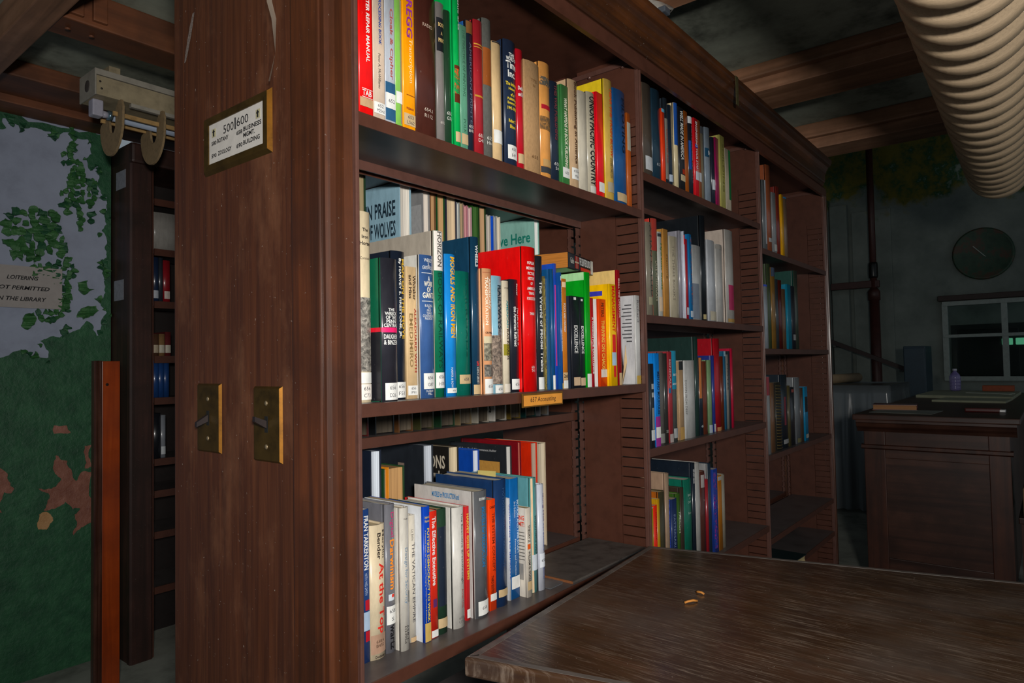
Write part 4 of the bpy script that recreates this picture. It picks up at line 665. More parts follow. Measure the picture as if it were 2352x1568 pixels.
 ('C', 'slim red and pink paperback with yellow lettering', '#CC2428', 'p', 0.9463, 0.882, 0.766, 0.0097, 0.2148, 0.17, None, [('v', 'HARVEY GOES UP SYSTEMS', '#E2C040', 0.0764, 0.201, 0.5, 0.6, 1), ('s', '#DCDCD8', 0.0048, 0.0211, [])]),
 ('C', 'grey jacketed book with blue lettering and pale cover', '#5A5C60', 'h', 0.9625, 0.87, 0.766, 0.0373, 0.2407, 0.17, '#BEBAB6', [('h', 'BOWMAN', '#D8D8D4', 0.2253, 0.0058, 0.5, 1), ('v', 'MODELS for PRODUCTION', '#1A74AE', 0.0956, 0.2094, 0.55, 0.26, 1), ('v', 'and OPERATIONS MANAGEMENT', '#1A74AE', 0.1122, 0.1953, 0.85, 0.2, 1), ('s', '#DCDCD8', 0.0042, 0.0313, ['658'])]),
 ('C', 'bright orange paperback with dark lettering', '#F2420A', 'p', 1.0099, 0.878, 0.766, 0.0198, 0.2169, 0.172, None, [('h', 'CAREY', '#4A1404', 0.2017, 0.0052, 0.85, 1), ('v', 'THE SYSTEM CONCEPT', '#7A2408', 0.0747, 0.1906, 0.6, 0.4, 1), ('v', 'THIRD EDITION', '#3A1004', 0.0299, 0.0679, 0.35, 0.34, 1), ('s', '#DCDCD8', 0.0189, 0.0324, [])]),
 ('C', 'thick navy blue clothbound book with tan tag', '#16345E', 'h', 1.0303, 0.876, 0.766, 0.0367, 0.2519, 0.17, None, [('v', 'MOTION ECONOMY RESEARCH', '#31507A', 0.0785, 0.2345, 0.6, 0.2, 0), ('s', '#BFA57C', 0.0192, 0.0338, [])]),
 ('C', 'very thin white booklet with blue spine lettering', '#C9CCD2', 'p', 1.0777, 0.884, 0.766, 0.0049, 0.2084, 0.17, None, [('v', 'WORKING TO IMPROVE', '#2A48A8', 0.0429, 0.1975, 0.5, 0.7, 1)]),
 ('C', 'medium blue paperback with pale lettering', '#0A62A8', 'p', 1.0836, 0.884, 0.766, 0.028, 0.2467, 0.169, None, [('v', 'MOTION AND TIME STUDY', '#B8CCE0', 0.09, 0.2008, 0.85, 0.26, 1), ('v', '3rd Edition', '#D0DCE8', 0.1659, 0.1991, 0.5, 0.2, 0), ('v', 'Principles and Practices', '#D0DCE8', 0.0473, 0.1212, 0.5, 0.2, 0), ('s', '#DCDCD8', 0.0208, 0.0456, [])]),
 ('C', 'small white paperback with black lettering and orange dot', '#CDC4B6', 'p', 1.1133, 0.865, 0.766, 0.0147, 0.1839, 0.17, None, [('v', 'THEORY Z', '#26221E', 0.1128, 0.1486, 0.5, 0.5, 1), ('b', '#E05A18', 0.0984, 0.1092, 0.15, 0.85), ('v', 'WILLIAM G. OUCHI', '#26221E', 0.0316, 0.0949, 0.5, 0.44, 1), ('s', '#BFA57C', 0.0147, 0.0324, [])]),
 ('C', 'teal jacketed book with dark lettering and cream edge', '#4E8E8C', 'h', 1.1425, 0.873, 0.766, 0.0191, 0.2411, 0.17, '#5A949C', [('b', '#D9BC98', -0.0025, 0.2408, 0.0, 0.25), ('v', 'WORKFORCE AND', '#2A4A48', 0.0811, 0.1616, 0.65, 0.42, 1), ('s', '#C4CCD4', 0.0465, 0.0793, [])]),
 ('C', 'white glossy jacketed book with purple lettering, last of the row', '#C6CAD6', 'h', 1.1622, 0.868, 0.766, 0.0202, 0.2248, 0.154, None, [('v', 'Gung Ho!', '#4A2A7A', 0.1462, 0.2063, 0.72, 0.34, 1), ('v', 'Ken Blanchard', '#4A5AA8', 0.0835, 0.1406, 0.68, 0.22, 0), ('v', 'Bowles', '#4A5AA8', 0.0231, 0.0469, 0.6, 0.22, 0), ('s', '#D8DCE4', 0.0487, 0.078, ['658'])]),
 ('D1', 'dull brown book with orange left edge', '#4A4138', 'h', 1.6521, 0.85, 1.754, 0.0547, 0.2663, 0.18, '#A86438', [('s', '#B8BCC0', 0.0249, 0.0631, []), ('h', '655', '#9A9488', 0.0532, 0.0087, 0.4, 0)]),
 ('D1', 'dark slate blue clothbound book', '#1B3444', 'h', 1.7077, 0.85, 1.754, 0.0532, 0.2672, 0.17, None, [('h', '657', '#A8B0B8', 0.0532, 0.0088, 0.45, 0)]),
 ('D1', 'slim orange and white paperback with blue cap', '#E23C12', 'p', 1.7618, 0.85, 1.754, 0.0183, 0.2237, 0.164, '#C8C4C0', [('b', '#5AA8C8', 0.2136, 0.2279)]),
 ('D1', 'dark book with grey spine panel', '#232B34', 'h', 1.7938, 0.856, 1.754, 0.0245, 0.2658, 0.17, None, [('b', '#7C7870', 0.0264, 0.2055, 0.1, 0.9), ('v', 'COMPUTER AGE', '#A04030', 0.0745, 0.1752, 0.5, 0.4, 0)]),
 ('D1', 'slim navy book with white foot label', '#1B2736', 'h', 1.8236, 0.858, 1.754, 0.0281, 0.2556, 0.173, None, [('s', '#A8B4C4', 0.0255, 0.0465, [])]),
 ('D1', 'blue-topped cream paperback', '#CBBB94', 'h', 1.8523, 0.852, 1.754, 0.025, 0.2682, 0.162, None, [('b', '#174A98', 0.1403, 0.2773)]),
 ('D1', 'black paperback with bold white lettering', '#1E2024', 'p', 1.8783, 0.852, 1.754, 0.0388, 0.2638, 0.167, None, [('v', 'WELL MADE IN AMERICA', '#DCDCD8', 0.1041, 0.255, 0.55, 0.56, 1), ('b', '#B83818', 0.0622, 0.0771, 0.5, 1), ('s', '#C4B490', 0.0394, 0.0582, [])]),
 ('D1', 'slim orange-brown paperback', '#A85410', 'p', 1.9272, 0.856, 1.754, 0.0256, 0.2655, 0.189, None, []),
 ('D1', 'navy book with white cap and slanted white lettering', '#1E222C', 'h', 1.9534, 0.852, 1.754, 0.0306, 0.2559, 0.167, None, [('b', '#C4C6C8', 0.2339, 0.2648), ('v', 'AUTOMOBILE RACING', '#9AA0A8', 0.0476, 0.2283, 0.7, 0.34, 1), ('b', '#1A4A9A', 0.089, 0.1794, 0.05, 0.4)]),
 ('D1', 'red paperback with white lettering', '#D01620', 'p', 1.9901, 0.852, 1.754, 0.0303, 0.2604, 0.181, None, [('v', 'ENGINEERING YOUR START', '#DCDCD8', 0.0896, 0.2509, 0.55, 0.46, 1), ('b', '#2048B8', 0.1672, 0.1785, 0.2, 0.9), ('s', '#D0D4DC', 0.0643, 0.091, [])]),
 ('D1', 'slim brown paperback with white tag', '#8A4A24', 'p', 2.0314, 0.856, 1.754, 0.019, 0.2644, 0.18, None, [('s', '#C0C4CC', 0.0667, 0.0952, [])]),
 ('D1', 'narrow grey-tan book', '#6E6654', 'h', 2.0518, 0.856, 1.754, 0.0263, 0.2514, 0.182, None, [('b', '#34383E', 0.2277, 0.2568)]),
 ('D1', 'blue-grey glossy jacketed book with dark blue square', '#76828E', 'h', 2.0787, 0.85, 1.754, 0.0419, 0.255, 0.174, None, [('b', '#16425E', 0.1576, 0.1868, 0.0, 0.55), ('h', 'EH', '#C8CCD0', 0.1722, 0.0131, 0.35, 1)]),
 ('D1', 'dark navy book with white tag low on its spine', '#1C2230', 'h', 2.1372, 0.854, 1.754, 0.0261, 0.2372, 0.165, None, [('s', '#C4CAD2', 0.0606, 0.0947, [])]),
 ('D1', 'slim magenta paperback', '#8E0A4C', 'p', 2.1648, 0.854, 1.754, 0.0286, 0.2429, 0.138, None, []),
 ('D1', 'pale yellow-green book', '#A09A52', 'p', 2.194, 0.85, 1.754, 0.0432, 0.2581, 0.162, None, [('v', 'BUILDING', '#6A6634', 0.0674, 0.2345, 0.6, 0.3, 0)]),
 ('D1', 'cream and green slim book, last before the upright', '#B8AC96', 'p', 2.2437, 0.852, 1.754, 0.0507, 0.2253, 0.145, None, [('b', '#0E6A34', 0.0511, 0.2323, 0.6, 1.0)]),
 ('D2', 'grey-tan book with dark capital lettering', '#7A7466', 'h', 1.6541, 0.85, 1.374, 0.0334, 0.2591, 0.165, None, [('v', 'A MAN CALLED', '#3C3C38', 0.0555, 0.2517, 0.6, 0.4, 0), ('s', '#8C8870', 0.0315, 0.0531, [])]),
 ('D2', 'olive book with red upper spine', '#565A48', 'h', 1.6927, 0.852, 1.374, 0.0318, 0.2752, 0.163, '#B8382C', [('b', '#8E281C', 0.1847, 0.2801), ('v', 'LATE AFTERNOON', '#A8A088', 0.046, 0.1564, 0.5, 0.4, 0)]),
 ('D2', 'white book with green lettering', '#B0B2AC', 'h', 1.7298, 0.854, 1.374, 0.0245, 0.2429, 0.141, None, [('v', 'Hydraulic Guide', '#107038', 0.0793, 0.2104, 0.55, 0.5, 1), ('b', '#24282C', 0.2292, 0.238), ('s', '#B8A48C', 0.0174, 0.0582, [])]),
 ('D2', 'tan paperback in front of a pale volume', '#B5803C', 'p', 1.7549, 0.852, 1.374, 0.0313, 0.2545, 0.177, None, [('v', 'Planning', '#5A4020', 0.1126, 0.1819, 0.6, 0.3, 0)]),
 ('D2', 'large cream jacketed book with sparse lettering', '#B8AE96', 'h', 1.7961, 0.85, 1.374, 0.0613, 0.2404, 0.144, '#9A9A9A', [('v', 'THE THREE BOOKS', '#7A7264', 0.0533, 0.2131, 0.3, 0.18, 0)]),
 ('D2', 'slim lilac grey book', '#86848E', 'h', 1.8719, 0.856, 1.374, 0.0167, 0.2664, 0.189, None, []),
 ('D2', 'white book with red cap', '#C6CAD8', 'h', 1.8892, 0.85, 1.374, 0.0075, 0.2663, 0.18, None, [('b', '#1C2230', 0.2541, 0.2688), ('b', '#C40A14', 0.2262, 0.2541)]),
 ('D2', 'thin red paperback', '#A80E16', 'p', 1.9116, 0.856, 1.374, 0.0156, 0.2467, 0.162, None, [('s', '#B8BCC8', 0.0158, 0.0383, [])]),
 ('D2', 'bright blue book with orange ornaments', '#0F6AA4', 'p', 1.9278, 0.852, 1.374, 0.0204, 0.2634, 0.181, None, [('p', '#C04A20', '#0F6AA4', 0.0469, 0.2556, 0.5, 1), ('s', '#B4C0CC', 0.0096, 0.0282, [])]),
 ('D2', 'wide silver-grey plastic-wrapped book', '#A6A8A8', 'h', 1.9488, 0.848, 1.374, 0.0673, 0.2336, 0.148, None, [('b', '#6C7480', 0.0059, 0.1145, 0.0, 0.55)]),
 ('D2', 'tall black oversize volume', '#14191E', 'h', 2.0272, 0.852, 1.374, 0.0379, 0.3376, 0.17, None, [('b', '#A89868', 0.0075, 0.0228, 0.1, 0.5)]),
 ('D2', 'glossy silver book beside the tall black volume', '#B2B6BC', 'h', 2.0658, 0.848, 1.374, 0.0646, 0.2652, 0.188, None, [('s', '#B0A894', 0.0051, 0.0348, [])]),
 ('D2', 'short glossy white book with a tan tag', '#B4B2AE', 'h', 2.1358, 0.848, 1.374, 0.0583, 0.2602, 0.185, None, [('b', '#8A847C', 0.2444, 0.2562)]),
 ('D2', 'tall white book with magenta lower band, last before the upright', '#ACA8A2', 'h', 2.2157, 0.846, 1.374, 0.072, 0.3198, 0.17, '#B4A69A', [('b', '#B01A54', 0.0469, 0.1324, 0.2, 0.95), ('b', '#A8823C', 0.0051, 0.017, 0.1, 0.9)]),
 ('D3', 'narrow black and white book beside the upright', '#23272C', 'p', 1.6263, 0.838, 1.021, 0.0225, 0.2239, 0.171, None, [('b', '#A8A8A4', 0.156, 0.17, 0.3, 0.9), ('b', '#A8A8A4', 0.1339, 0.1467, 0.3, 0.9), ('b', '#8C8880', 0.0482, 0.106, 0.3, 0.9), ('s', '#C4C8C8', 0.0194, 0.0471, [])]),
 ('D3', 'bright blue paperback with magenta foot', '#0A80DA', 'p', 1.6539, 0.838, 1.021, 0.0282, 0.2519, 0.174, None, [('v', 'MEN AND MOLECULES', '#0A2448', 0.0866, 0.2021, 0.7, 0.5, 1), ('b', '#98208A', -0.0034, 0.0807), ('s', '#DCDCD8', 0.0234, 0.0526, [])]),
 ('D3', 'dull grey jacketed book', '#54524E', 'h', 1.6971, 0.844, 1.021, 0.0291, 0.2545, 0.185, None, [('s', '#787874', 0.0046, 0.0308, [])]),
 ('D3', 'dark charcoal book with chalked number', '#2C2C2A', 'h', 1.7318, 0.846, 1.021, 0.0204, 0.2522, 0.182, None, [('h', '557', '#A8A8A0', 0.034, 0.0072, 0.8, 0)]),
 ('D3', 'rose red paperback with white lettering', '#A03038', 'p', 1.7536, 0.846, 1.021, 0.0235, 0.2572, 0.18, None, [('v', 'MINERALS', '#D0A8A8', 0.1545, 0.2349, 0.4, 0.4, 1), ('b', '#1A6A9A', 0.1397, 0.1533, 0.0, 0.6), ('s', '#A89C98', -0.0022, 0.0246, [])]),
 ('D3', 'grey jacketed book with bright teal top', '#474A48', 'h', 1.783, 0.848, 1.021, 0.0356, 0.2598, 0.187, None, [('b', '#077A98', 0.1494, 0.2612), ('h', 'BIRTH', '#DCDCD8', 0.1907, 0.0062, 0.6, 0), ('h', 'ANIMALS', '#DCDCD8', 0.1644, 0.0062, 0.8, 0), ('s', '#9A9C9C', 0.0102, 0.0374, [])]),
 ('D3', 'slim tan paperback with black top', '#B0906C', 'p', 1.8302, 0.85, 1.021, 0.0294, 0.2295, 0.167, None, [('b', '#1C1A18', 0.2037, 0.2294), ('s', '#B08A4C', -0.0043, 0.0373, [])]),
 ('D3', 'wide silver-white jacketed book with dark lettering', '#BCBCBA', 'h', 1.8707, 0.848, 1.021, 0.0743, 0.2311, 0.153, None, [('v', 'DOWN FROM DEEP', '#6A6A6A', 0.071, 0.1725, 0.1, 0.12, 0)]),
 ('D3', 'tall oversize dark green volume', '#1E3430', 'h', 1.956, 0.852, 1.021, 0.0226, 0.3036, 0.17, None, []),
 ('D3', 'dark navy book with brown patch', '#1A2430', 'h', 1.9792, 0.85, 1.021, 0.0246, 0.2392, 0.163, None, [('b', '#A8622C', 0.1135, 0.2404, 0.0, 0.45), ('h', '60', '#B0B8B8', 0.0278, 0.008, 0.7, 0)]),
 ('D3', 'reddish brown clothbound book', '#64301F', 'h', 2.0104, 0.852, 1.021, 0.0355, 0.2282, 0.145, None, []),
 ('D3', 'pale green glossy book', '#6E8C64', 'h', 2.0482, 0.85, 1.021, 0.0278, 0.2313, 0.145, None, [('s', '#9AA4B0', -0.0054, 0.0261, [])]),
 ('D3', 'thin dark blue book beside a tall red one', '#23307A', 'h', 2.093, 0.854, 1.021, 0.0142, 0.2458, 0.171, None, [('s', '#A8A8A8', -0.0063, 0.0256, [])]),
 ('D3', 'tall crimson volume rising above its neighbours', '#9C0F1C', 'h', 2.1078, 0.852, 1.021, 0.0493, 0.301, 0.17, None, [('s', '#B07A4C', -0.0063, 0.0133, [])]),
 ('D3', 'narrow rust brown book', '#5A2008', 'h', 2.1693, 0.856, 1.021, 0.0207, 0.2429, 0.174, None, []),
 ('D3', 'slim steel blue book', '#205A78', 'p', 2.1923, 0.856, 1.021, 0.0172, 0.2604, 0.189, None, [('b', '#8CA4B4', 0.2428, 0.2604)]),
 ('D3', 'narrow pale grey book with small dark lettering', '#8E8A80', 'p', 2.2116, 0.856, 1.021, 0.0174, 0.2487, 0.178, None, [('v', 'NOTES', '#4A4844', 0.1295, 0.2177, 0.5, 0.5, 0)]),
 ('D3', 'dark slate slim book', '#2C3138', 'h', 2.2312, 0.856, 1.021, 0.0216, 0.2605, 0.176, None, []),
 ('D3', 'thin rosy red paperback, last of the row', '#A81434', 'p', 2.2534, 0.854, 1.021, 0.0123, 0.2695, 0.163, None, []),
 ('D4', 'mustard yellow paperback beside the upright', '#9C8410', 'p', 1.6354, 0.85, 0.643, 0.0148, 0.2179, 0.159, None, [('b', '#B8B4AC', 0.2156, 0.2213)]),
 ('D4', 'vivid orange-red slim book', '#E8280A', 'p', 1.6517, 0.85, 0.643, 0.0201, 0.22, 0.181, None, [('v', 'HANDBOOK', '#8A1404', 0.1255, 0.2006, 0.6, 0.3, 0)]),
 ('D4', 'amber yellow slim book', '#B88A0A', 'p', 1.6775, 0.852, 0.643, 0.0141, 0.233, 0.174, None, []),
 ('D4', 'dark olive brown book with orange cover', '#3A3624', 'h', 1.6931, 0.852, 0.643, 0.038, 0.2488, 0.159, '#A0540E', []),
 ('D4', 'beige tall book with dark speckled spine', '#8E7864', 'h', 1.7385, 0.854, 0.643, 0.0216, 0.2937, 0.17, '#9C806A', [('v', 'ZANE & ASSAGAI', '#3A2C24', 0.0945, 0.2628, 0.7, 0.3, 0)]),
 ('D4', 'navy book with bright blue edge', '#1A2C58', 'p', 1.7607, 0.85, 0.643, 0.0328, 0.2186, 0.158, '#2A4CC0', [('v', 'PATTERSARI', '#7A8CB0', 0.0837, 0.1743, 0.45, 0.34, 0)]),
 ('D4', 'moss green book with cream lettering', '#34581A', 'h', 1.7998, 0.852, 0.643, 0.0271, 0.2269, 0.146, None, [('v', 'FALCON', '#B8C0A0', 0.1152, 0.1743, 0.5, 0.34, 1)]),
 ('D4', 'dark brown narrow book', '#352A22', 'h', 1.8332, 0.854, 0.643, 0.0219, 0.2388, 0.144, None, []),
 ('D4', 'wide teal green clothbound book', '#0A6450', 'h', 1.8557, 0.852, 0.643, 0.0524, 0.2588, 0.17, None, [('h', 'BIRDS', '#B0CCC0', 0.2117, 0.0064, 0.4, 0), ('h', 'OF', '#B0CCC0', 0.2015, 0.0051, 0.14, 0), ('h', 'CAMP', '#B0CCC0', 0.1914, 0.0063, 0.4, 0), ('h', 'Evans', '#B0CCC0', 0.1597, 0.0063, 0.36, 0)]),
 ('D4', 'tall navy oversize book', '#141E2A', 'h', 1.9167, 0.854, 0.643, 0.0202, 0.3003, 0.17, None, [('v', 'animals', '#A8A8A8', 0.239, 0.2819, 0.5, 0.7, 1)]),
 ('D4', 'tall white book among navy ones', '#9E9C98', 'h', 1.9375, 0.852, 0.643, 0.0316, 0.2978, 0.162, None, []),
 ('D4', 'maroon book with white and red cap', '#4C261F', 'h', 1.9713, 0.852, 0.643, 0.0376, 0.2672, 0.187, None, [('b', '#A09894', 0.2179, 0.2564, 0.1, 0.6), ('b', '#A8142A', 0.2179, 0.259, 0.6, 0.95), ('h', 'THE', '#A89088', 0.1782, 0.0053, 0.4, 0)]),
 ('D4', 'thin red book between maroon and navy', '#8C1822', 'h', 2.016, 0.854, 0.643, 0.0151, 0.2376, 0.167, None, []),
 ('D4', 'grey-blue tall book', '#20303E', 'h', 2.0348, 0.854, 0.643, 0.0238, 0.2837, 0.17, '#8C8C8C', []),
 ('D4', 'blue and purple patterned book', '#1E3A8C', 'p', 2.0592, 0.85, 0.643, 0.0352, 0.2629, 0.164, None, [('p', '#C02A9A', '#1E4AB8', 0.0146, 0.2534, 0.05, 0.6)]),
 ('D4', 'orange slim book with white cap', '#B06A08', 'p', 2.0969, 0.85, 0.643, 0.0304, 0.2374, 0.156, None, [('b', '#A8A49C', 0.2217, 0.2342)]),
 ('D4', 'cream and grey book, last of the row', '#8C8474', 'h', 2.1348, 0.852, 0.643, 0.0312, 0.2347, 0.137, None, []),
 ('E1', 'slate grey book with pale edge beside the upright', '#5C6062', 'h', 2.6274, 0.85, 1.667, 0.0439, 0.2817, 0.166, None, [('b', '#A4A8B0', 0.0323, 0.2882, 0.3, 0.6)]),
 ('E1', 'tall burnt orange decorated book', '#8C4A2C', 'h', 2.6792, 0.852, 1.667, 0.0533, 0.3528, 0.17, None, [('s', '#A0A0A0', 0.047, 0.0628, [])]),
 ('E1', 'light grey book with white foot', '#7C7E80', 'h', 2.739, 0.85, 1.667, 0.0497, 0.2532, 0.182, None, [('s', '#A8A8A4', 0.017, 0.0437, [])]),
 ('E1', 'brick red book rising behind a yellow one', '#6E241C', 'h', 2.8041, 0.854, 1.667, 0.0428, 0.2901, 0.17, None, []),
 ('E1', 'golden yellow slim paperback', '#CC9406', 'p', 2.8475, 0.85, 1.667, 0.0262, 0.2641, 0.18, None, []),
 ('E1', 'brown slim book with blue cap', '#7C6450', 'h', 2.8791, 0.85, 1.667, 0.0539, 0.2616, 0.174, None, [('b', '#1A6A9C', 0.2552, 0.2684)]),
 ('E2', 'white book with bright blue cap beside the upright', '#8C949C', 'h', 2.6063, 0.85, 1.291, 0.0431, 0.2479, 0.149, None, [('b', '#1440B0', 0.2402, 0.2504)]),
 ('E2', 'moss green book behind a white one', '#38442C', 'h', 2.6707, 0.856, 1.291, 0.034, 0.3349, 0.18, None, []),
 ('E2', 'mustard tan book with navy top', '#7C5A24', 'h', 2.7054, 0.852, 1.291, 0.0455, 0.3238, 0.189, None, [('b', '#22304C', 0.2884, 0.329)]),
 ('E2', 'dark slate slim book on the third bay middle shelf', '#2C3236', 'h', 2.7601, 0.854, 1.291, 0.0304, 0.2813, 0.173, None, []),
 ('E2', 'dark oxblood red slim book', '#4C140C', 'h', 2.7911, 0.852, 1.291, 0.0407, 0.281, 0.162, None, []),
 ('E2', 'brown paperback with tan edge', '#5E4630', 'h', 2.8346, 0.852, 1.291, 0.0464, 0.2479, 0.138, None, []),
 ('E2', 'turquoise glossy book', '#0A7490', 'p', 2.8858, 0.85, 1.291, 0.0508, 0.271, 0.17, None, []),
 ('E2', 'navy and white slim book', '#20242E', 'p', 2.9529, 0.852, 1.291, 0.0433, 0.2692, 0.162, None, [('s', '#8C8C8C', 0.0395, 0.0637, [])]),
 ('E2', 'tall grey-green book, last of the row', '#3A443A', 'h', 3.0134, 0.856, 1.291, 0.0608, 0.3411, 0.17, '#1E4840', []),
 ('E3', 'white book with red cap beside the upright', '#7C7E80', 'h', 2.5738, 0.84, 0.894, 0.0348, 0.2912, 0.189, None, [('b', '#7C2028', 0.2212, 0.2905)]),
 ('E3', 'slim tan book beside a wire-bound notebook', '#6C4C34', 'h', 2.6331, 0.846, 0.894, 0.0463, 0.2646, 0.176, None, []),
 ('E3', 'wire-bound notebook with brass coloured coil', '#2C2A24', 'w', 2.6856, 0.846, 0.894, 0.0586, 0.2663, 0.185, None, []),
 ('E3', 'tall dark navy glossy book', '#1C2630', 'h', 2.768, 0.848, 0.894, 0.0844, 0.2932, 0.17, None, [('b', '#7C2030', 0.0918, 0.2055, 0.3, 0.55), ('s', '#8A8A8A', 0.0172, 0.0345, [])]),
 ('E3', 'olive brown slim book', '#4C4428', 'h', 2.8626, 0.85, 0.894, 0.0262, 0.2479, 0.144, None, []),
 ('E3', 'dark charcoal slim book with red spot', '#22242A', 'h', 2.8924, 0.85, 0.894, 0.0629, 0.2397, 0.148, None, [('b', '#8A3020', 0.2181, 0.2308, 0.2, 0.7)]),
 ('E3', 'silver-grey glossy book', '#6C7074', 'h', 2.9559, 0.848, 0.894, 0.0713, 0.2777, 0.181, None, [('s', '#6A6440', 0.0043, 0.0225, [])]),
 ('E3', 'brown narrow book beside a cyan one', '#4A3A30', 'h', 3.0382, 0.85, 0.894, 0.0387, 0.2322, 0.18, None, []),
 ('E3', 'cyan paperback with black patch, last of the row', '#0A7CA8', 'p', 3.0774, 0.848, 0.894, 0.0491, 0.2347, 0.152, None, [('b', '#101418', 0.125, 0.1914, 0.1, 0.9), ('s', '#9A9890', 0.0121, 0.029, [])]),
]

LOC = {'A': 'upper shelf, nearest bay', 'B': 'middle shelf, nearest bay', 'C': 'lower shelf, nearest bay', 'D1': 'top shelf, middle bay', 'D2': 'second shelf, middle bay', 'D3': 'third shelf, middle bay', 'D4': 'lowest shelf, middle bay', 'E1': 'top shelf, far bay', 'E2': 'second shelf, far bay', 'E3': 'third shelf, far bay'}
PG = ['#C9B693', '#D2C6AE', '#BFA77E', '#D8D0C0']
M_coil = plain('brass_coil', '#8A7440', .4, .6)
for i, (key, desc, colr, kind, x, y, z, t, h, d, side, decos) in enumerate(BOOKS):
    b = book(desc + ' on ' + LOC[key], kind, t, h, d, colr, side, PG[i % 4], decos, 'notebook' if kind == 'w' else 'book', 'books on the ' + LOC[key])
    b.location = (x, y, z)
    if kind == 'w':
        b.name = 'notebook'
        for k in range(22):
            zz = .012+k*(h-.024)/21; ring = [(t*.5+(t*.48)*math.cos(a), .008+.012*math.sin(a)-.004, zz+.002*math.sin(a)) for a in [j*2*math.pi/12 for j in range(13)]]
            tube('wire_ring', ring, .0011, M_coil, b, 5, False)
# cover print on the big white-covered paperback leaning at the right of the middle shelf
for b in list(COL.objects):
    if b.get('label', '').startswith('glossy grey-white plastic-wrapped book'):
        for k in range(11):
            zz = .205-k*.0095; ln = (.02, .028, .024, .03, .018, .027, .03, .022, .029, .026, .016)[k]
            box('printed_line', -.0006, -.0002, .012, .012+ln, zz, zz+.003, cover_mat('#4C4C50', 't'), b)
    if b.get('label', '').startswith('grey jacketed book with blue lettering and pale cover'):
        text_job('MODELS for PRODUCTION and', 1, lambda u, v: (-.0007, .118-.075*u, .221+.011*v), cover_mat('#1A74AE', 't'), b, 'cover_title')
    if b.get('label', '').startswith('vivid green paperback with pale green'):
        box('cover_strip', -.0008, -.0002, .004, .165, .252, .2705, cover_mat('#A8DCA0', 'p'), b)
    if b.get('label', '').startswith('golden yellow paperback'):
        box('cover_strip', -.0008, -.0002, .02, .10, .222, .234, cover_mat('#3A3AB0', 'p'), b)
    if b.get('label', '').startswith('small white paperback with black lettering'):
        text_job('MAKING', 1, lambda u, v: (-.0006, .040-.034*u, .158+.010*v), cover_mat('#D83418', 't'), b, 'cover_title'); text_job('COMMIT!', 1, lambda u, v: (-.0006, .040-.034*u, .145+.010*v), cover_mat('#D83418', 't'), b, 'cover_title')
        for k in range(9): box('printed_line', -.0006, -.0002, .006, .030+.008*random.random(), .132-k*.007, .1335-k*.007, cover_mat('#5A5650', 't'), b)
        box('cover_picture', -.0006, -.0002, .010, .036, .035, .068, cover_mat('#8A8680', 'p'), b)
    if b.get('label', '').startswith('black jacketed book with pink band'):
        box('cover_panel', -.0006, -.0002, .006, .14, .001, .114, cover_mat('#1C1C22', 'p'), b); box('cover_strip', -.0007, -.0002, .006, .14, .114, .121, cover_mat('#E01830', 'p'), b)
# the book lying flat across the others
fb = book('black-spined thick paperback lying flat on top of upright books, middle shelf', 'p', .036, .168, .115, '#17181C', None, '#A86A2C', [], 'book')
fb.matrix_world = Matrix.Translation((1.262, .846, 1.4665)) @ Matrix.Rotation(math.radians(13), 4, 'Z') @ Matrix(((0, 0, 1, 0), (0, 1, 0, 0), (1, 0, 0, 0), (0, 0, 0, 1))) @ Matrix.Identity(4)
# (spine still faces the aisle; local z runs along +X, local x runs up)
for nm, c, z0, z1, x0, x1 in (('printed_band', '#8C2420', .040, .066, .10, .90), ('printed_band', '#C8B49A', .0515, .0545, .10, .90), ('printed_band', '#C8B49A', .040, .066, .46, .54), ('spine_label', '#C8C4B8', .150, .1675, .04, .96), ('printed_band', '#C83018', .078, .148, .06, .28)):
    v = [(.036*x0, -.0005, z0), (.036*x1, -.0005, z0), (.036*x1, -.0005, z1), (.036*x0, -.0005, z1)]
    if nm == 'printed_band' and c == '#C8B49A': v = [(a, -.0007, q) for a, _, q in v]
    obj(nm, v, [(0, 1, 2, 3)], cover_mat(c, 'p'), fb)
text_job('Guide', 1, lambda u, v: (.012+.014*v, -.0010, .010+.022*u), cover_mat('#B8B8B0', 't'), fb, 'title'); text_job('THE SILENT REVOLUTION', 1, lambda u, v: (.014+.018*v, -.0010, .070+.076*u), cover_mat('#D8D8D4', 't'), fb, 'title')
# torn paper corner poking out beside the last book of the middle shelf
tp = tag(empty('paper_slip', (1.512, .842, 1.1932)), 'cream torn paper slip propped between the last middle-shelf books', 'paper')
v = [(0, .0, .075), (.046, .03, .052), (.012, .02, .018), (-.006, .01, .03), (-.006, .0, .118)]
pv = v + [(a+.001, b+.0012, c) for a, b, c in v]; n = 5
obj('slip', pv, [(0, 1, 2, 3, 4), (9, 8, 7, 6, 5)] + [(i, (i+1) % n, n+(i+1) % n, n+i) for i in range(n)], plain('cream_paper', '#C6A87C', .8, 0, .1), tp)
tp.location.z = 1.1932-.018
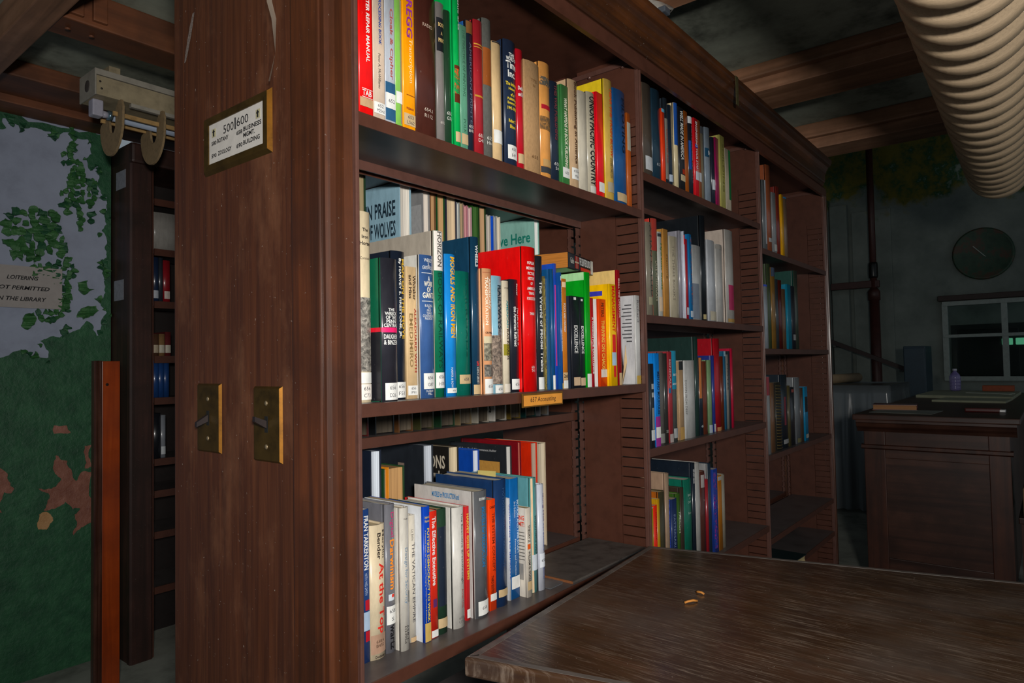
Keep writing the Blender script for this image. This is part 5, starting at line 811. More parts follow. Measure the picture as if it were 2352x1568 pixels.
# books of the far side, standing with their fore-edges to the aisle side
def rear_row(key, z, yf, items, loc):
    prev = 0
    for (lab, x0, x1, ztop, cov, pg, d, decos) in items:
        if key == 'RB': ztop = min(ztop+.020, 1.6455)
        x0 = max(x0, prev); t = max(x1-x0, .006); prev = x0+t+.0008
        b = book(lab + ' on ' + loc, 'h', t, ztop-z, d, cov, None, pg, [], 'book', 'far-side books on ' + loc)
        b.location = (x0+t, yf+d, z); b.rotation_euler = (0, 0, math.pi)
        for e in decos:
            if e[0] == 'text':
                _, s, c, ya, ln, za, hh = e
                text_job(s, 1, lambda u, v, ya=ya, ln=ln, za=za, hh=hh, t=t, d=d: (t+.0006, d-ya-ln*(1-u), za+hh*v), cover_mat(c, 't'), b, 'cover_title')
            elif e[0] == 'pic':
                _, c, ya, ln, za, hh = e
                box('cover_picture', t+.0001, t+.0005, d-ya-ln, d-ya, za, za+hh, cover_mat(c, 'c'), b)
rear_row('RB', 1.378, 1.075, [
 ('dark green oversize book far-left, fore-edge out,', .83, .872, 1.632, '#16331F', '#8A7A5C', .20, []),
 ('pale blue jacketed book with large dark cover lettering', .962, .996, 1.628, '#86A8B8', '#CFC8BC', .20, [('text', 'IN PRAISE', '#1A2A36', .012, .098, .196, .034), ('text', 'OF WOLVES', '#1A2A36', .012, .098, .152, .034), ('pic', '#7E7E7E', .016, .16, .02, .115), ('pic', '#463A22', .03, .13, .004, .10)]),
 ('grey mottled photograph jacketed book', 1.03, 1.052, 1.622, '#7C7C7C', '#C8BEB2', .17, [('pic', '#8E8E8E', .004, .15, .01, .22)]),
 ('brown-paged book with plain boards', 1.053, 1.071, 1.630, '#6A4A30', '#A5805A', .17, []),
 ('tan-paged book in green boards', 1.074, 1.100, 1.626, '#1E4A24', '#B08C60', .17, []),
 ('cream rough-cut book in dark boards', 1.104, 1.139, 1.628, '#2A2A38', '#CDB492', .17, []),
 ('thin white pamphlet volume', 1.140, 1.149, 1.612, '#9AA0A0', '#D0CCC2', .16, []),
 ('brown-edged slim book', 1.150, 1.163, 1.615, '#8A7A64', '#A8906E', .16, []),
 ('dusty pink slim book', 1.164, 1.177, 1.610, '#B0727C', '#C08C8C', .16, []),
 ('pale pink-edged slim book', 1.178, 1.192, 1.608, '#B89098', '#C8A8A2', .16, []),
 ('moss green clothbound book', 1.193, 1.215, 1.620, '#2C5220', '#3A5C2C', .17, []),
 ('tan-paged book in dark green boards', 1.217, 1.243, 1.618, '#1E3A1C', '#B08C68', .17, []),
 ('pale grey slim book', 1.247, 1.261, 1.600, '#B0A8A0', '#C0B8AC', .16, []),
 ('bright blue slim book', 1.2615, 1.271, 1.600, '#0A4CC8', '#1A54C0', .16, []),
 ('cool grey slim book', 1.273, 1.284, 1.602, '#8A9098', '#9CA0A4', .16, []),
 ('cream slim book', 1.285, 1.299, 1.602, '#CFC4B0', '#D8CCB8', .16, []),
 ('pale mint jacketed book with teal cover lettering', 1.440, 1.463, 1.640, '#88B8AC', '#E0E0DC', .22, [('text', 'Live Here', '#1A7A6A', .012, .13, .20, .030), ('text', 'Hildegarde Eberle', '#3A6A62', .012, .15, .176, .014)]),
], 'the far-side upper shelf')
rear_row('RD', 1.112, 1.07, [(n, .70+.062*k, .70+.062*k+tk, 1.33+.01*(k % 3), c, ('#4E463C', '#5A5044', '#443C32')[k % 3], .17, ([('text', 'SCALES', '#1A1A1A', .01, .05, .02, .02)] if k == 9 else [])) for k, (n, tk, c, pgc) in enumerate([  # page colours darkened to paint in the shade under the middle shelf
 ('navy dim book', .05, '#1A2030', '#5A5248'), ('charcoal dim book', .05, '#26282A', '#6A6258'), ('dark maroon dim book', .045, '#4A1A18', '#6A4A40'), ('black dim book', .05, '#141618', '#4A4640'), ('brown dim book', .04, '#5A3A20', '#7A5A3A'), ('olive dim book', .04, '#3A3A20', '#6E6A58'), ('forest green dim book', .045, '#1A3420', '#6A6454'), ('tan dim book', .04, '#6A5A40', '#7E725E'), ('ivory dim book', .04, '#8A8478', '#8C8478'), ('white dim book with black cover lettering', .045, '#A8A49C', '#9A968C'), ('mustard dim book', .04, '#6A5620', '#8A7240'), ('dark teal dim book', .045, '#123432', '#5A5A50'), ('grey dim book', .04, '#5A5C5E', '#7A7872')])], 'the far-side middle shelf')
rear_row('RC', .766, 1.07, [
 ('navy starry jacketed book with white pages', .872, .900, 1.082, '#141C2C', '#C8D0DA', .18, [('pic', '#8A3A24', .05, .09, .12, .05)]),
 ('tan-paged book with orange bookmark in green boards', .906, .962, 1.042, '#1E4428', '#B88E5E', .17, []),
 ('tall black jacketed book with round emblem', 1.016, 1.047, 1.078, '#20242A', '#B8BEC8', .21, [('pic', '#7A685C', .06, .02, .24, .03)]),
 ('black jacketed book with cream pages and white cover lettering', 1.094, 1.128, 1.066, '#1C1A18', '#D0BE9E', .18, [('text', 'ONS', '#B8AE9C', .01, .05, .25, .03), ('text', 'Burke', '#B8AE9C', .008, .06, .225, .02)]),
 ('royal blue picture-covered book with white pages', 1.174, 1.199, 1.050, '#0E44A4', '#C6CCD8', .16, [('pic', '#C8D4E8', .01, .12, .2, .006)]),
 ('black jacketed self-help book with small white cover lettering', 1.298, 1.321, 1.046, '#23262A', '#C8C6C0', .20, [('text', '#1 Bestselling Self Improvement Author', '#A8A8A8', .03, .13, .262, .008), ('pic', '#B8863C', .02, .10, .19, .05)]),
 ('dark red clothbound book', 1.346, 1.360, 1.052, '#7C0E18', '#B86A58', .20, []),
 ('orange-red round-cornered book', 1.400, 1.428, 1.044, '#D82A08', '#B09A88', .18, []),
 ('cream-paged book, last before the upright,', 1.430, 1.466, 1.040, '#B8A890', '#CFC0A8', .17, []),
], 'the far-side lower shelf')
# orange bookmark ribbon is part of the tan-paged book
for b in list(COL.objects):
    if b.get('label', '').startswith('tan-paged book with orange bookmark'): box('bookmark', .044, .0465, .02, .172, .01, .278, cover_mat('#E08A1A', 'p'), b)
    if b.get('label', '').startswith('medium blue paperback'): pass
# yellow paper slip sticking out of a lower shelf book
yp = tag(empty('paper_marker', (1.092, .93, 1.014)), 'pale yellow paper marker poking from books on the lower shelf', 'paper')
obj('marker', [(0, 0, -.03), (.012, .06, -.03), (.012, .06, .006), (.001, 0, .010), (.0006, 0, -.03), (.0126, .06, -.03), (.0126, .06, .006), (.0016, 0, .010)], [(0, 1, 2, 3), (7, 6, 5, 4), (0, 4, 5, 1), (1, 5, 6, 2), (2, 6, 7, 3), (3, 7, 4, 0)], plain('yellow_slip', '#D8C878', .8, 0, .08), yp)
# steel bookend whose foot shows beside the last book of the lower shelf
be = tag(empty('bookend', (1.1835, .858, .7662)), 'grey steel bookend with flat foot after the last lower-shelf book', 'bookend')
M_steel = plain('grey_steel', '#6E747A', .35, .4, .1, 30)
fp = [(0, 0), (.045, .0), (.054, .004), (.058, .012), (.058, .045), (.054, .054), (.045, .058), (0, .058)]
prism('foot', [(x, y) for x, y in fp], 'z', 0, .0012, M_steel, be); prism('back_plate', [(.0005, .016), (.0015, .016), (.0015, .058), (.0005, .058)], 'z', .0012, .11, M_steel, be)
# flat book on the lowest visible shelf of the far bay
fb2 = book('dark teal hardcover lying flat with pages outward, low shelf far bay', 'h', .032, .20, .24, '#1C2E30', '#7A1C20', '#B8A478', [], 'book')
fb2.matrix_world = Matrix.Translation((2.86, 1.035, .4385)) @ Matrix.Rotation(math.radians(176), 4, 'Z') @ Matrix(((0, 0, 1, 0), (0, 1, 0, 0), (1, 0, 0, 0), (0, 0, 0, 1)))

# ------------------------------------------------------------------ the second bookcase across the aisle
M_dwood = wood('dark_aisle_wood', '#20120C', '#38201A', '#4A2C22', 'z', .5, 1.0, .3)
b2 = tag(empty('bookcase', (0, 0, 0)), 'second dark wooden bookcase across the aisle beside the green wall', 'bookcase')
box('end_panel', 1.228, 1.246, 3.115, 3.75, 0, 2.20, M_dwood, b2, .003)
prism('stile', [(1.2262, 3.118), (1.2262, 3.104), (1.234, 3.098), (1.314, 3.098), (1.320, 3.104), (1.320, 3.13), (1.226, 3.13)], 'z', 0, 2.16, M_dwood, b2)
box('crown', 1.2262, 3.0, 3.085, 3.76, 2.16, 2.25, M_dwood, b2, .012)
box('upright', 1.320, 1.328, 3.11, 3.40, 0, 2.16, M_metal, b2); box('upright', 2.20, 2.21, 3.11, 3.40, 0, 2.16, M_metal, b2)
box('back_sheet', 1.33, 2.20, 3.42, 3.425, 0, 2.16, plain('back_sheet', '#1E1614', .8), b2)
for z in (2.02, 1.795, 1.56, 1.315, 1.13, .86, .72, .54, .30):
    s = empty('shelf'); s.parent = b2
    box('board', 1.33, 2.20, 3.11, 3.36, z-.02, z, M_metd, s); box('front_lip', 1.33, 2.20, 3.105, 3.11, z-.03, z+.001, M_metal, s)
for y, z, s in ((3.20, 2.10, .04), (3.22, 1.61, .045)):
    lb = tag(empty('paper_tag', (1.2275, y, z)), 'upper pale paper tag on the second bookcase end' if z > 2 else 'lower pale paper tag on the second bookcase end', 'tag', 'paper tags on the second bookcase')
    ex('tag_sheet', -.05, .05, -s, s, .0012, plain('tag_paper', '#8A8C94', .7, 0, .15, 60), lb)
for lab, cl2, z, h, x, tk, k, lb in (('wide white ledger', '#8E8A84', 1.796, .17, 1.335, .12, 'h', None), ('black box file', '#0E1012', 1.80, .0, 0, 0, 'h', None), ('navy narrow volume', '#1C2A44', 1.561, .20, 1.335, .022, 'h', '#A8ACB4'), ('dark slate volume', '#2A3038', 1.561, .20, 1.358, .018, 'h', None), ('crimson volume', '#8A1620', 1.561, .19, 1.378, .03, 'h', '#C8B8B0'), ('brown volume', '#4A3020', 1.316, .10, 1.335, .022, 'c', '#A89880'), ('tan volume', '#7A5C3A', 1.316, .10, 1.359, .025, 'c', '#B8B0A0'), ('maroon volume', '#5A1A1C', 1.316, .11, 1.386, .025, 'c', '#B8B0A0'), ('first royal blue set volume', '#1C3E74', 1.131, .165, 1.335, .022, 'h', None), ('second royal blue set volume', '#1C3E74', 1.131, .165, 1.358, .022, 'h', None), ('third royal blue set volume', '#1C3E74', 1.131, .165, 1.381, .022, 'h', None), ('black volume', '#181A20', .861, .20, 1.335, .03, 'h', None), ('pale grey volume', '#80848C', .861, .19, 1.367, .02, 'h', '#C0C4C8')):
    if h == 0: continue
    b = book(lab + ' on the second bookcase across the aisle', k, tk, h, .15, cl2, None, '#A89878', [('s', lb, .015, .05, [])] if lb else [], 'book', 'books on the second bookcase'); b.location = (x, 3.125, z)
# orange varnished plank standing against the wall
pk = tag(empty('wooden_plank', (1.018, 2.90, 0)), 'orange varnished board with moulded edge standing before the green wall', 'board')
M_orange = wood('orange_varnish', '#742A06', '#9C3C08', '#B24E12', 'z', .3, .8, .15, .5, 0, .4)
M_mould = wood('brown_moulding', '#2A1610', '#44261C', '#6A4A3C', 'z', .25, 1.2)
box('board', .028, .092, 0, .03, 0, 1.292, M_orange, pk, .002)
prism('edge_moulding', [(0, .03), (0, .004), (.004, -.004), (.010, -.002), (.013, .002), (.017, -.006), (.022, -.006), (.025, .0), (.028, .0), (.028, .03)], 'z', 0, 1.294, M_mould, pk)
lathe('screw_hole', [(.006, 0), (.005, .001)], plain('hole_dark', '#1A0E08', .8), pk, 10).matrix_local = Matrix.Translation((.045, -.0008, 1.20)) @ Matrix.Rotation(math.pi/2, 4, 'X')

# ------------------------------------------------------------------ fluorescent fitting over the aisle
fx = tag(empty('strip_light', (.952, 2.70, 2.27)), 'grimy white fluorescent strip light with curved fibre baffles over the aisle', 'light')
M_white = plain('grimy_white_enamel', '#9A9488', .55, 0, .16, 14, .4); M_wht2 = plain('white_socket', '#A4A2B0', .45, 0, .06, 30); M_dirty = plain('dirty_cream', '#9A8C70', .6, 0, .2, 18)
box('housing', 0, 1.25, 0, .146, 0, .072, M_dirty, fx, .002); box('housing_cap', -.002, 1.252, -.004, .150, .074, .096, M_white, fx, .002); box('end_cap', -.006, -.001, -.003, .149, -.002, .096, M_white, fx, .001)
box('hanger', .06, .10, .05, .10, .096, .14, M_dirty, fx); box('hanger', 1.1, 1.14, .05, .10, .096, .14, M_dirty, fx)
box('cable_trim', .12, 1.25, .0, .02, -.014, .002, M_white, fx, .003)
for z in (.05, .025): lathe('rivet', [(.004, 0), (.004, .001), (.002, .002)], plain('rivet_dark', '#26221E', .5), fx, 8).matrix_local = Matrix.Translation((.012+(.05-z)*.2, -.0005, z)) @ Matrix.Rotation(math.pi/2, 4, 'X')
lathe('knockout', [(.022, 0), (.022, .0015), (.018, .002)], plain('knockout_grey', '#4A4440', .6), fx, 18).matrix_local = Matrix.Translation((-.006, .07, .045)) @ Matrix.Rotation(-math.pi/2, 4, 'Y')
so = box('tube_socket', .004, .042, .048, .092, -.062, .0, M_wht2, fx, .006)
tube('tube_collar', [(.042, .07, -.045), (.062, .07, -.045)], .013, M_wht2, fx, 14); tube('tube_ferrule', [(.062, .07, -.045), (.078, .07, -.045)], .0185, plain('ferrule', '#6E8490', .25, .7), fx, 16)
tube('fluorescent_tube', [(.078, .07, -.045), (1.2, .07, -.045)], .018, plain('tube_glass', '#A8B4C8', .25, 0, .03, 5, .6), fx, 16)
for dy in (.012, .128): box('baffle_rail', .06, 1.2, dy-.004, dy+.004, -.06, -.044, plain('cardboard_rail', '#A88654', .8, 0, .2, 40), fx)
M_fibre = plain('brown_fibreboard', '#8A7454', .85, 0, .18, 60)
for k in range(6):
    x = .075+k*.150; prof = []
    for j in range(17): a = math.pi*(1+j/16); prof.append((.075+.104*math.cos(a), -.075+.122*math.sin(a)*(1 if j < 8 else 1)))
    prof += [(.181, -.030), (.168, -.004), (.142, -.002), (.118, -.030)]
    for j in range(11): a = math.pi*(2-j/10); prof.append((.088+.028*math.cos(a), -.080+.036*math.sin(a)))
    prof += [(.052, -.052), (.020, -.048), (-.020, -.060)]
    prism('baffle', prof[::-1] if False else [(-y+.146, z) for y, z in prof], 'x', x, x+.008, M_fibre, fx)

# ------------------------------------------------------------------ reading table in the foreground
M_table = wood('worn_table_top', '#33221A', '#45301F', '#553A2A', 'y', .24, .9, .95, .55, .50)
M_tabed = wood('worn_table_edge', '#26160F', '#40271C', '#6A4A38', 'y', .45, .8, .5, .4, .4)
tb = tag(empty('reading_table', (0, 0, 0)), 'worn dark wooden reading table with scratched top in the foreground', 'table')
cA, cB = Vector((1.503, .790)), Vector((.768, .725)); e2 = Vector((math.cos(math.radians(-76)), math.sin(math.radians(-76))))
quad = [cB, cB+e2*1.0, cA+e2*1.0, cA]
def slab(name, q, z0, z1, mat, parent, bev):
    bm = bmesh.new(); lo = [bm.verts.new((p.x, p.y, z0)) for p in q]; hi = [bm.verts.new((p.x, p.y, z1)) for p in q]
    bm.faces.new(lo[::-1]); bm.faces.new(hi)
    for i in range(4): bm.faces.new((lo[i], lo[(i+1) % 4], hi[(i+1) % 4], hi[i]))
    bmesh.ops.recalc_face_normals(bm, faces=bm.faces[:])
    bmesh.ops.bevel(bm, geom=bm.edges[:], offset=bev, segments=3, affect='EDGES', profile=.5); return from_bm(name, bm, mat, parent)
slab('table_top', quad, .770, .800, M_table, tb, .005)
M_rim = wood('dusty_table_rim', '#4A4440', '#625A54', '#7A716A', 'y', .45, 1.2, .4)
for i in (0, 3, 2):
    a, q = quad[i], quad[(i+1) % 4]; d = (q-a).normalized(); nn = Vector((-d.y, d.x)); s = 1 if (sum(quad, Vector((0, 0)))/4-a).dot(nn) > 0 else -1
    slab('edge_band', [a+d*.006+nn*s*.006, q-d*.006+nn*s*.006, q-d*.017+nn*s*.017, a+d*.017+nn*s*.017], .7985, .8004, M_rim, tb, .0003)
u1 = (cA-cB).normalized(); cen = sum(quad, Vector((0, 0)))/4
inner = [cen+(p-cen)*.90 for p in quad]
for i in range(4):
    a, b = inner[i], inner[(i+1) % 4]; d = (b-a).normalized(); nn = Vector((-d.y, d.x))*.011
    slab('apron', [a-nn, b-nn, b+nn, a+nn], .67, .770, M_orange if i == 3 else M_tabed, tb, .002)
for p in inner: q = cen+(p-cen)*.98; slab('leg', [q+Vector(s)*.032 for s in ((-1, -1), (1, -1), (1, 1), (-1, 1))], 0, .700, M_tabed, tb, .004)
M_chip = plain('orange_wood_chip', '#B0722E', .7, 0, .2, 90)
for lab, a, b in (('curled orange wood chip on the table, nearer the camera', (1.180, .549), (1.203, .534)), ('curled orange wood chip on the table, farther away', (1.249, .556), (1.245, .538))):
    c = tag(empty('wood_chip', (a[0], a[1], .8002)), lab, 'chip', 'wood chips on the table')
    dx, dy = b[0]-a[0], b[1]-a[1]; tube('chip', [(0, 0, .002), (dx*.3-.002, dy*.3, .004), (dx*.7-.002, dy*.7, .0045), (dx, dy, .002)], .0022, M_chip, c, 6)
# ------------------------------------------------------------------ ribbed duct under the ceiling
dc = tag(empty('duct', (0, 0, 0)), 'beige ribbed flexible duct hanging under the ceiling at upper right', 'duct')
M_duct = plain('beige_duct', '#AA9478', .75, 0, .14, 120, .3, .25); M_ductd = plain('duct_groove_shade', '#3E3424', .8, 0, .2, 60)  # dark core colour paints shade into the gaps between ribs
D0, D1 = Vector((0.30, .075, 1.985)), Vector((4.18, .182, 2.165)); ax = (D1-D0); n = 56
def duct_ring():
    pts, rad = [], []
    return pts, rad
import itertools
dirn = ax.normalized()
rib = [(-.25, .090), (-.25, .119), (-.21, .127), (-.10, .131), (.08, .131), (.20, .128), (.25, .119), (.25, .090)]
def rib_mesh():
    bm = bmesh.new(); seg = 44; rings = []
    for (s, r) in rib: rings.append([bm.verts.new((s, r*math.cos(2*math.pi*k/seg), r*math.sin(2*math.pi*k/seg))) for k in range(seg)])
    for i in range(len(rings)-1):
        for k in range(seg): bm.faces.new((rings[i][k], rings[i][(k+1) % seg], rings[i+1][(k+1) % seg], rings[i+1][k]))
    bmesh.ops.recalc_face_normals(bm, faces=bm.faces[:])
    me = bpy.data.meshes.new('rib'); bm.to_mesh(me); bm.free(); me.materials.append(M_duct)
    for p in me.polygons: p.use_smooth = True
    return me
r_me = rib_mesh(); L_ = ax.length; q_ = dirn.to_track_quat('X', 'Z').to_euler(); s_ = .05
while s_ < L_:
    pitch = .085+.075*(s_/L_); o = link('rib', r_me, dc, D0+dirn*s_); o.rotation_euler = q_; o.scale = (pitch, 1, 1); s_ += pitch
tube('duct_core', [D0, D1], .094, M_ductd, dc, 36, False)
M_strap = plain('strap_steel', '#4A4A46', .5, .6)
for q in (.35, .88):
    c = D0+ax*q; tube('hanger_wire', [(c.x, c.y, c.z+.11), (c.x, c.y, 2.41)], .003, M_strap, dc, 6)
# cable bundle above the cornice
cb = tag(empty('cable_bundle', (1.70, .86, 2.252)), 'bundle of white cables in a clamp above the cornice', 'cables')
M_cab = plain('white_cable', '#A8A49C', .5, 0, .08, 30); M_cab2 = plain('grey_clamp', '#4A5058', .4, 0, .1, 30)
for k in range(5):
    o = k*.007; tube('cable', [(-.20, .16+o*.3, .01+o), (-.08, .05+o*.3, -.008+o), (.0, .0+o*.4, .0+o*.8), (.06, -.012+o*.4, .018+o*.7), (.13, -.02+o*.4, .040+o*.5), (.20, .06+o, .046+o*.2)], .0042, M_cab, cb, 8)
tube('clamp_ring', [(.012+.022*math.cos(a), .01+.0*a, .014+.022*math.sin(a)) for a in [j*2*math.pi/14 for j in range(15)]], .0055, M_cab2, cb, 8)
box('clamp_plate', .05, .085, -.035, .03, -.004, .014, M_cab2, cb, .004)

# ------------------------------------------------------------------ far room: counter and clutter
M_cnt = wood('counter_wood', '#2A150D', '#48261A', '#5E321C', 'z', .42, .8, .2); M_cntx = wood('counter_wood_rail', '#26140E', '#44281E', '#5A382A', 'y', .4, .8, .2)
ct = tag(empty('counter', (4.0, .174, 0)), 'panelled dark wooden counter end beyond the bookcase', 'counter')
Wd = .632
box('body', .02, 2.7, .02, Wd-.02, 0, .86, M_cnt, ct)
box('corner_post', 0, .03, Wd-.10, Wd, 0, .86, M_cnt, ct, .003); box('corner_post', 0, .03, 0, .085, 0, .86, M_cnt, ct, .003)
box('top_rail', .002, .03, .085, Wd-.10, .72, .86, M_cntx, ct, .003); box('bottom_rail', .002, .03, .085, Wd-.10, 0, .20, M_cntx, ct, .003)
box('panel', .012, .03, .085, Wd-.10, .20, .72, M_cntx, ct)
prism('frieze_moulding', [(-.014, .772), (-.010, .786), (0, .790), (.03, .790), (.03, .764), (0, .764)], 'y', -.012, Wd+.012, M_cnt, ct)
prism('cornice_moulding', [(0, .858), (-.008, .872), (-.022, .886), (-.030, .904), (-.036, .908), (-.036, .920), (.05, .920), (.05, .858)], 'y', -.03, Wd+.03, M_cntx, ct)
box('top_board', -.045, 2.75, -.045, Wd+.045, .920, .950, M_cntx, ct, .006)
rb = book('red hardcover lying flat on the far counter corner', 'h', .03, .22, .15, '#5C1C1C', None, '#A87A54', [], 'book')
rb.matrix_world = Matrix.Translation((4.50, .62, .951)) @ Matrix.Rotation(math.radians(97), 4, 'Z') @ Matrix(((0, 0, 1, 0), (0, 1, 0, 0), (1, 0, 0, 0), (0, 0, 0, 1)))
M_paper = plain('old_paper', '#8A8C74', .8, 0, .15, 8); M_paperg = plain('grey_paper', '#7A7E76', .8, 0, .12, 8)
def sheet(lab, pts, z, th, mat, name='paper_sheet', cat='paper'):
    s = tag(empty(name, (pts[0][0], pts[0][1], z)), lab, cat, 'papers on the far counter'); n = len(pts)
    prism('sheet', [(x-pts[0][0], y-pts[0][1]) for x, y in pts], 'z', 0, th, mat, s)
sheet('pale paper sheet under the red book on the far counter', [(4.08, .50), (4.36, .48), (4.38, .78), (4.12, .80)], .9505, .0015, M_paperg)
sheet('wide olive cardboard sheets spread at the back of the far counter', [(5.6, .22), (6.5, .20), (6.6, .78), (5.75, .80)], .9505, .02, M_paper)
sheet('buff cardboard sheet in front of the olive sheets on the far counter', [(5.2, .24), (5.56, .22), (5.58, .60), (5.25, .64)], .9505, .012, M_paper)
sheet('torn white paper strip on the far counter', [(5.9, .25), (6.0, .22), (6.15, .5), (6.08, .52)], .9720, .004, plain('white_strip', '#A8AC9C', .8, 0, .1))
st_ = tag(empty('hand_tool', (4.33, .30, .951)), 'small dark red hand tool lying on the far counter', 'tool')
box('handle', 0, .04, -.08, .08, .0, .022, plain('dark_red_tool', '#4A1412', .35, 0, .1), st_, .006); box('jaw', .0, .03, -.10, -.07, .0, .018, plain('tool_metal', '#A0A0A0', .3, .8), st_, .004)
# plastic bottle
bt = tag(empty('water_bottle', (6.45, .62, .9725)), 'clear ridged plastic water bottle with purple tint on the far counter', 'bottle')
bmx, N, L, p = new_mat('bottle_plastic'); p.inputs['Base Color'].default_value = (.22, .18, .42, 1); p.inputs['Roughness'].default_value = .12; p.inputs['Alpha'].default_value = .6; p.inputs['Specular IOR Level'].default_value = .9
lathe('bottle_body', [(.030, 0), (.038, .006), (.040, .03), (.036, .036), (.040, .042), (.040, .055), (.036, .061), (.040, .067), (.040, .08), (.036, .086), (.040, .092), (.040, .112), (.030, .135), (.015, .150), (.0135, .162)], bmx, bt, 20); lathe('bottle_cap', [(.0155, .160), (.0155, .174), (.013, .177)], plain('pale_cap', '#A8A8B4', .4), bt, 16)
ob = tag(empty('orange_box', (6.42, .24, .9725)), 'flat orange box on the far counter below the window', 'box'); box('carton', 0, .12, 0, .2, 0, .04, plain('orange_carton', '#8A3A12', .6, 0, .12), ob, .004); box('carton_flap', .0, .12, .0, .2, .04, .043, plain('orange_carton2', '#A04A18', .6, 0, .12), ob)
# blue grey locker
lk = tag(empty('steel_cabinet', (7.6, .965, 0)), 'dark blue steel cabinet beside the far window', 'cabinet'); M_lk = plain('blue_steel', '#1E3440', .45, .1, .12, 12)
box('carcass', .02, .45, 0, .19, 0, 1.357, M_lk, lk, .008); box('door', 0, .02, .006, .184, .04, 1.34, M_lk, lk, .006); box('handle', -.018, 0, .02, .03, .75, .87, plain('cab_handle', '#5A6064', .3, .7), lk, .003)
# draped plastic sheet over a table
dr = tag(empty('draped_table', (6.0, 1.02, 0)), 'table wrapped in hanging translucent plastic sheeting in the far room', 'table')
dm, N, L, p = new_mat('plastic_sheet'); p.inputs['Base Color'].default_value = (.15, .17, .18, 1); p.inputs['Roughness'].default_value = .22; p.inputs['Alpha'].default_value = .75; p.inputs['Specular IOR Level'].default_value = .7
box('hidden_top', 0, .9, 0, .52, .98, 1.02, M_cnt, dr)
for x in (.06, .84):
    for y in (.05, .47): box('leg', x-.03, x+.03, y-.03, y+.03, 0, .98, M_cnt, dr)
vs, fs = [], []; NU, NV = 60, 14
per = [(0, 0), (0, .52), (.9, .52), (.9, 0)]; base = []
for i in range(4):
    a, b = per[i], per[(i+1) % 4]
    for k in range(NU//4): q = k*4/NU; base.append((a[0]+(b[0]-a[0])*q, a[1]+(b[1]-a[1])*q))
cxx, cyy = .45, .26
for j in range(NV+1):
    q = j/NV
    for i, (x, y) in enumerate(base):
        wv = .012+(.09*q+.01)*(.5+.5*math.sin(i*2.4)+.5*math.sin(i*.53+1)); d = Vector((x-cxx, y-cyy)); d.normalize(); vs.append((x+d.x*wv, y+d.y*wv, 1.03-q*1.0))
for j in range(NV):
    for i in range(NU): fs.append((j*NU+i, j*NU+(i+1) % NU, (j+1)*NU+(i+1) % NU, (j+1)*NU+i))
fs.append(tuple(range(NU)))
obj('plastic_sheet', vs, fs, dm, dr, True)
rl = tag(empty('paper_roll', (6.1, 1.50, 1.075)), 'tan cardboard tube lying on the plastic-draped table', 'roll')
tube('tube_wall', [(-.12, .0, .0), (.6, -.12, .0)], .04, plain('cardboard_tan', '#8A7458', .8, 0, .1), rl, 18); tube('tube_hollow', [(-.1205, .0001, .0), (-.118, -.0003, .0)], .031, plain('tube_dark', '#1A1512', .9), rl, 18)
# red standpipe with cross rail, sloping handrail, clock face
pp = tag(empty('standpipe', (8.75, 1.60, 0)), 'dark red vertical pipe with valve joint on the far wall', 'pipe'); M_red = plain('red_oxide', '#40201A', .5, 0, .2, 20)
tube('pipe_run', [(0, 0, 0), (0, 0, 1.95)], .055, M_red, pp, 16); tube('pipe_run', [(0, 0, 1.9), (0, 0, 4.05)], .036, M_red, pp, 14)
lathe('coupling', [(.045, 2.18), (.05, 2.2), (.05, 2.34), (.045, 2.36)], plain('dark_coupling', '#20201E', .3, .4), pp, 16); lathe('collar', [(.066, 1.92), (.066, 2.02), (.04, 2.06)], M_red, pp, 16)
box('cross_rail', -.03, .03, -.06, .46, 2.07, 2.15, M_red, pp, .006)
hr = tag(empty('handrail', (8.6, 1.2, 1.05)), 'dark sloping wooden handrail on the far wall', 'rail')
obj('rail', [(0, 0, 0), (.05, 0, 0), (.05, 0, .05), (0, 0, .05), (0, .95, .42), (.05, .95, .42), (.05, .95, .47), (0, .95, .47)], CUBE_F, plain('rail_wood', '#2E1C16', .5), hr)
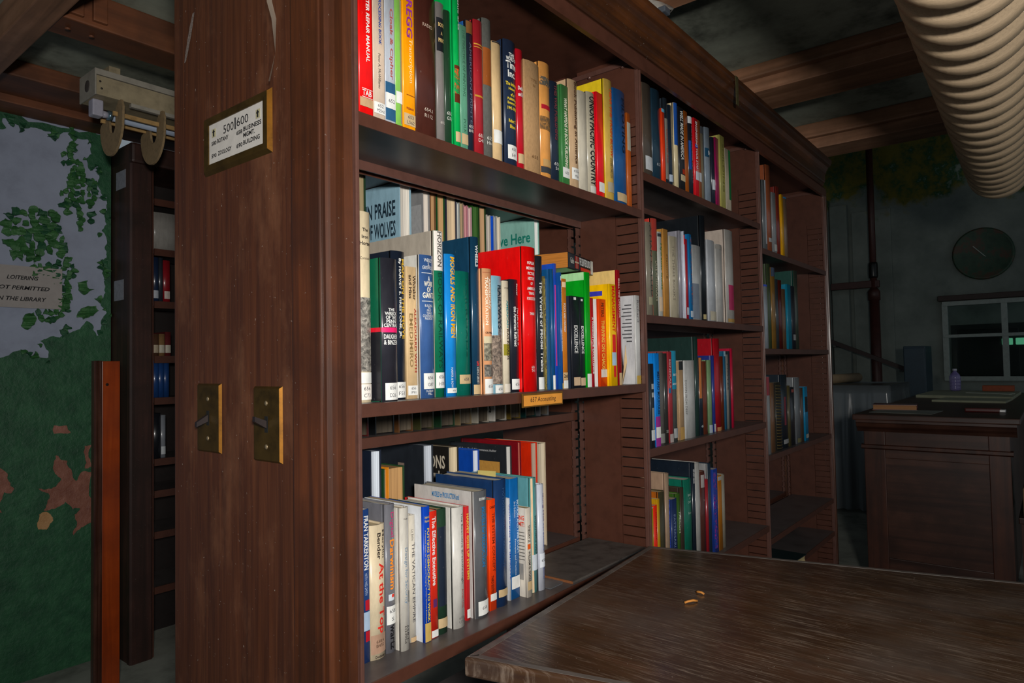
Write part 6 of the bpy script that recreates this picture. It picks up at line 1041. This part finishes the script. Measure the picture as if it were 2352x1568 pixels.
for y in (.12, .8): box('bracket', .02, .4, y, y+.03, y*.44-.02, y*.44+.02, M_strap, hr)
ck = tag(empty('wall_clock', (8.985, .558, 2.37)), 'round dark green faded clock face with one pale hand on the far wall', 'clock')
def clock_mat():
    m, N, L, p = new_mat('faded_clock'); v = coords(N, L, (1, 1, 1), True); n = noise(N, L, v, 9, 6, .7)
    L.new(ramp(N, L, n, [(.35, lin('#14301E')), (.5, lin('#22402C')), (.62, lin('#4A2E1E')), (.75, lin('#2A4A34'))]), p.inputs['Base Color']); p.inputs['Roughness'].default_value = .6; return m
c_ = lathe('clock_face', [(.285, 0), (.285, .02), (.27, .03), (.262, .026), (.02, .026)], clock_mat(), ck, 40); c_.rotation_euler = (0, -math.pi/2, 0)
obj('clock_hand', [(-.034, -.03, -.04), (-.034, -.012, -.03), (-.034, .09, .085), (-.034, .084, .09), (-.037, -.03, -.04), (-.037, -.012, -.03), (-.037, .09, .085), (-.037, .084, .09)], CUBE_F, plain('pale_hand', '#9AA098', .5), ck)
# cardboard boxes on a trolley at the right edge
M_cb = plain('cardboard', '#8A6E50', .85, 0, .12, 12)
bx = tag(empty('trolley', (4.15, -.42, 0)), 'low dark trolley holding cardboard boxes at the right edge', 'trolley')
box('deck', 0, .6, 0, .58, .42, .45, M_cnt, bx, .004); 
for x in (.03, .57):
    for y in (.03, .55): box('leg', x-.02, x+.02, y-.02, y+.02, 0, .42, M_cnt, bx)
for lab, x0, y0, wx, wy, z0, h in (('brown cardboard box on the trolley beside the counter, lower', .03, .10, .5, .46, .4505, .14), ('brown cardboard box on the trolley beside the counter, upper', .06, .14, .42, .40, .5915, .08)):
    c = tag(empty('cardboard_box', (4.15+x0, -.42+y0, z0)), lab, 'box', 'cardboard boxes at the right edge')
    box('carton', 0, wx, 0, wy, 0, h, M_cb, c, .003); box('flap', .004, wx/2-.002, .004, wy-.004, h, h+.004, M_cb, c); box('flap', wx/2+.002, wx-.004, .004, wy-.004, h, h+.004, M_cb, c)
run_text_jobs()
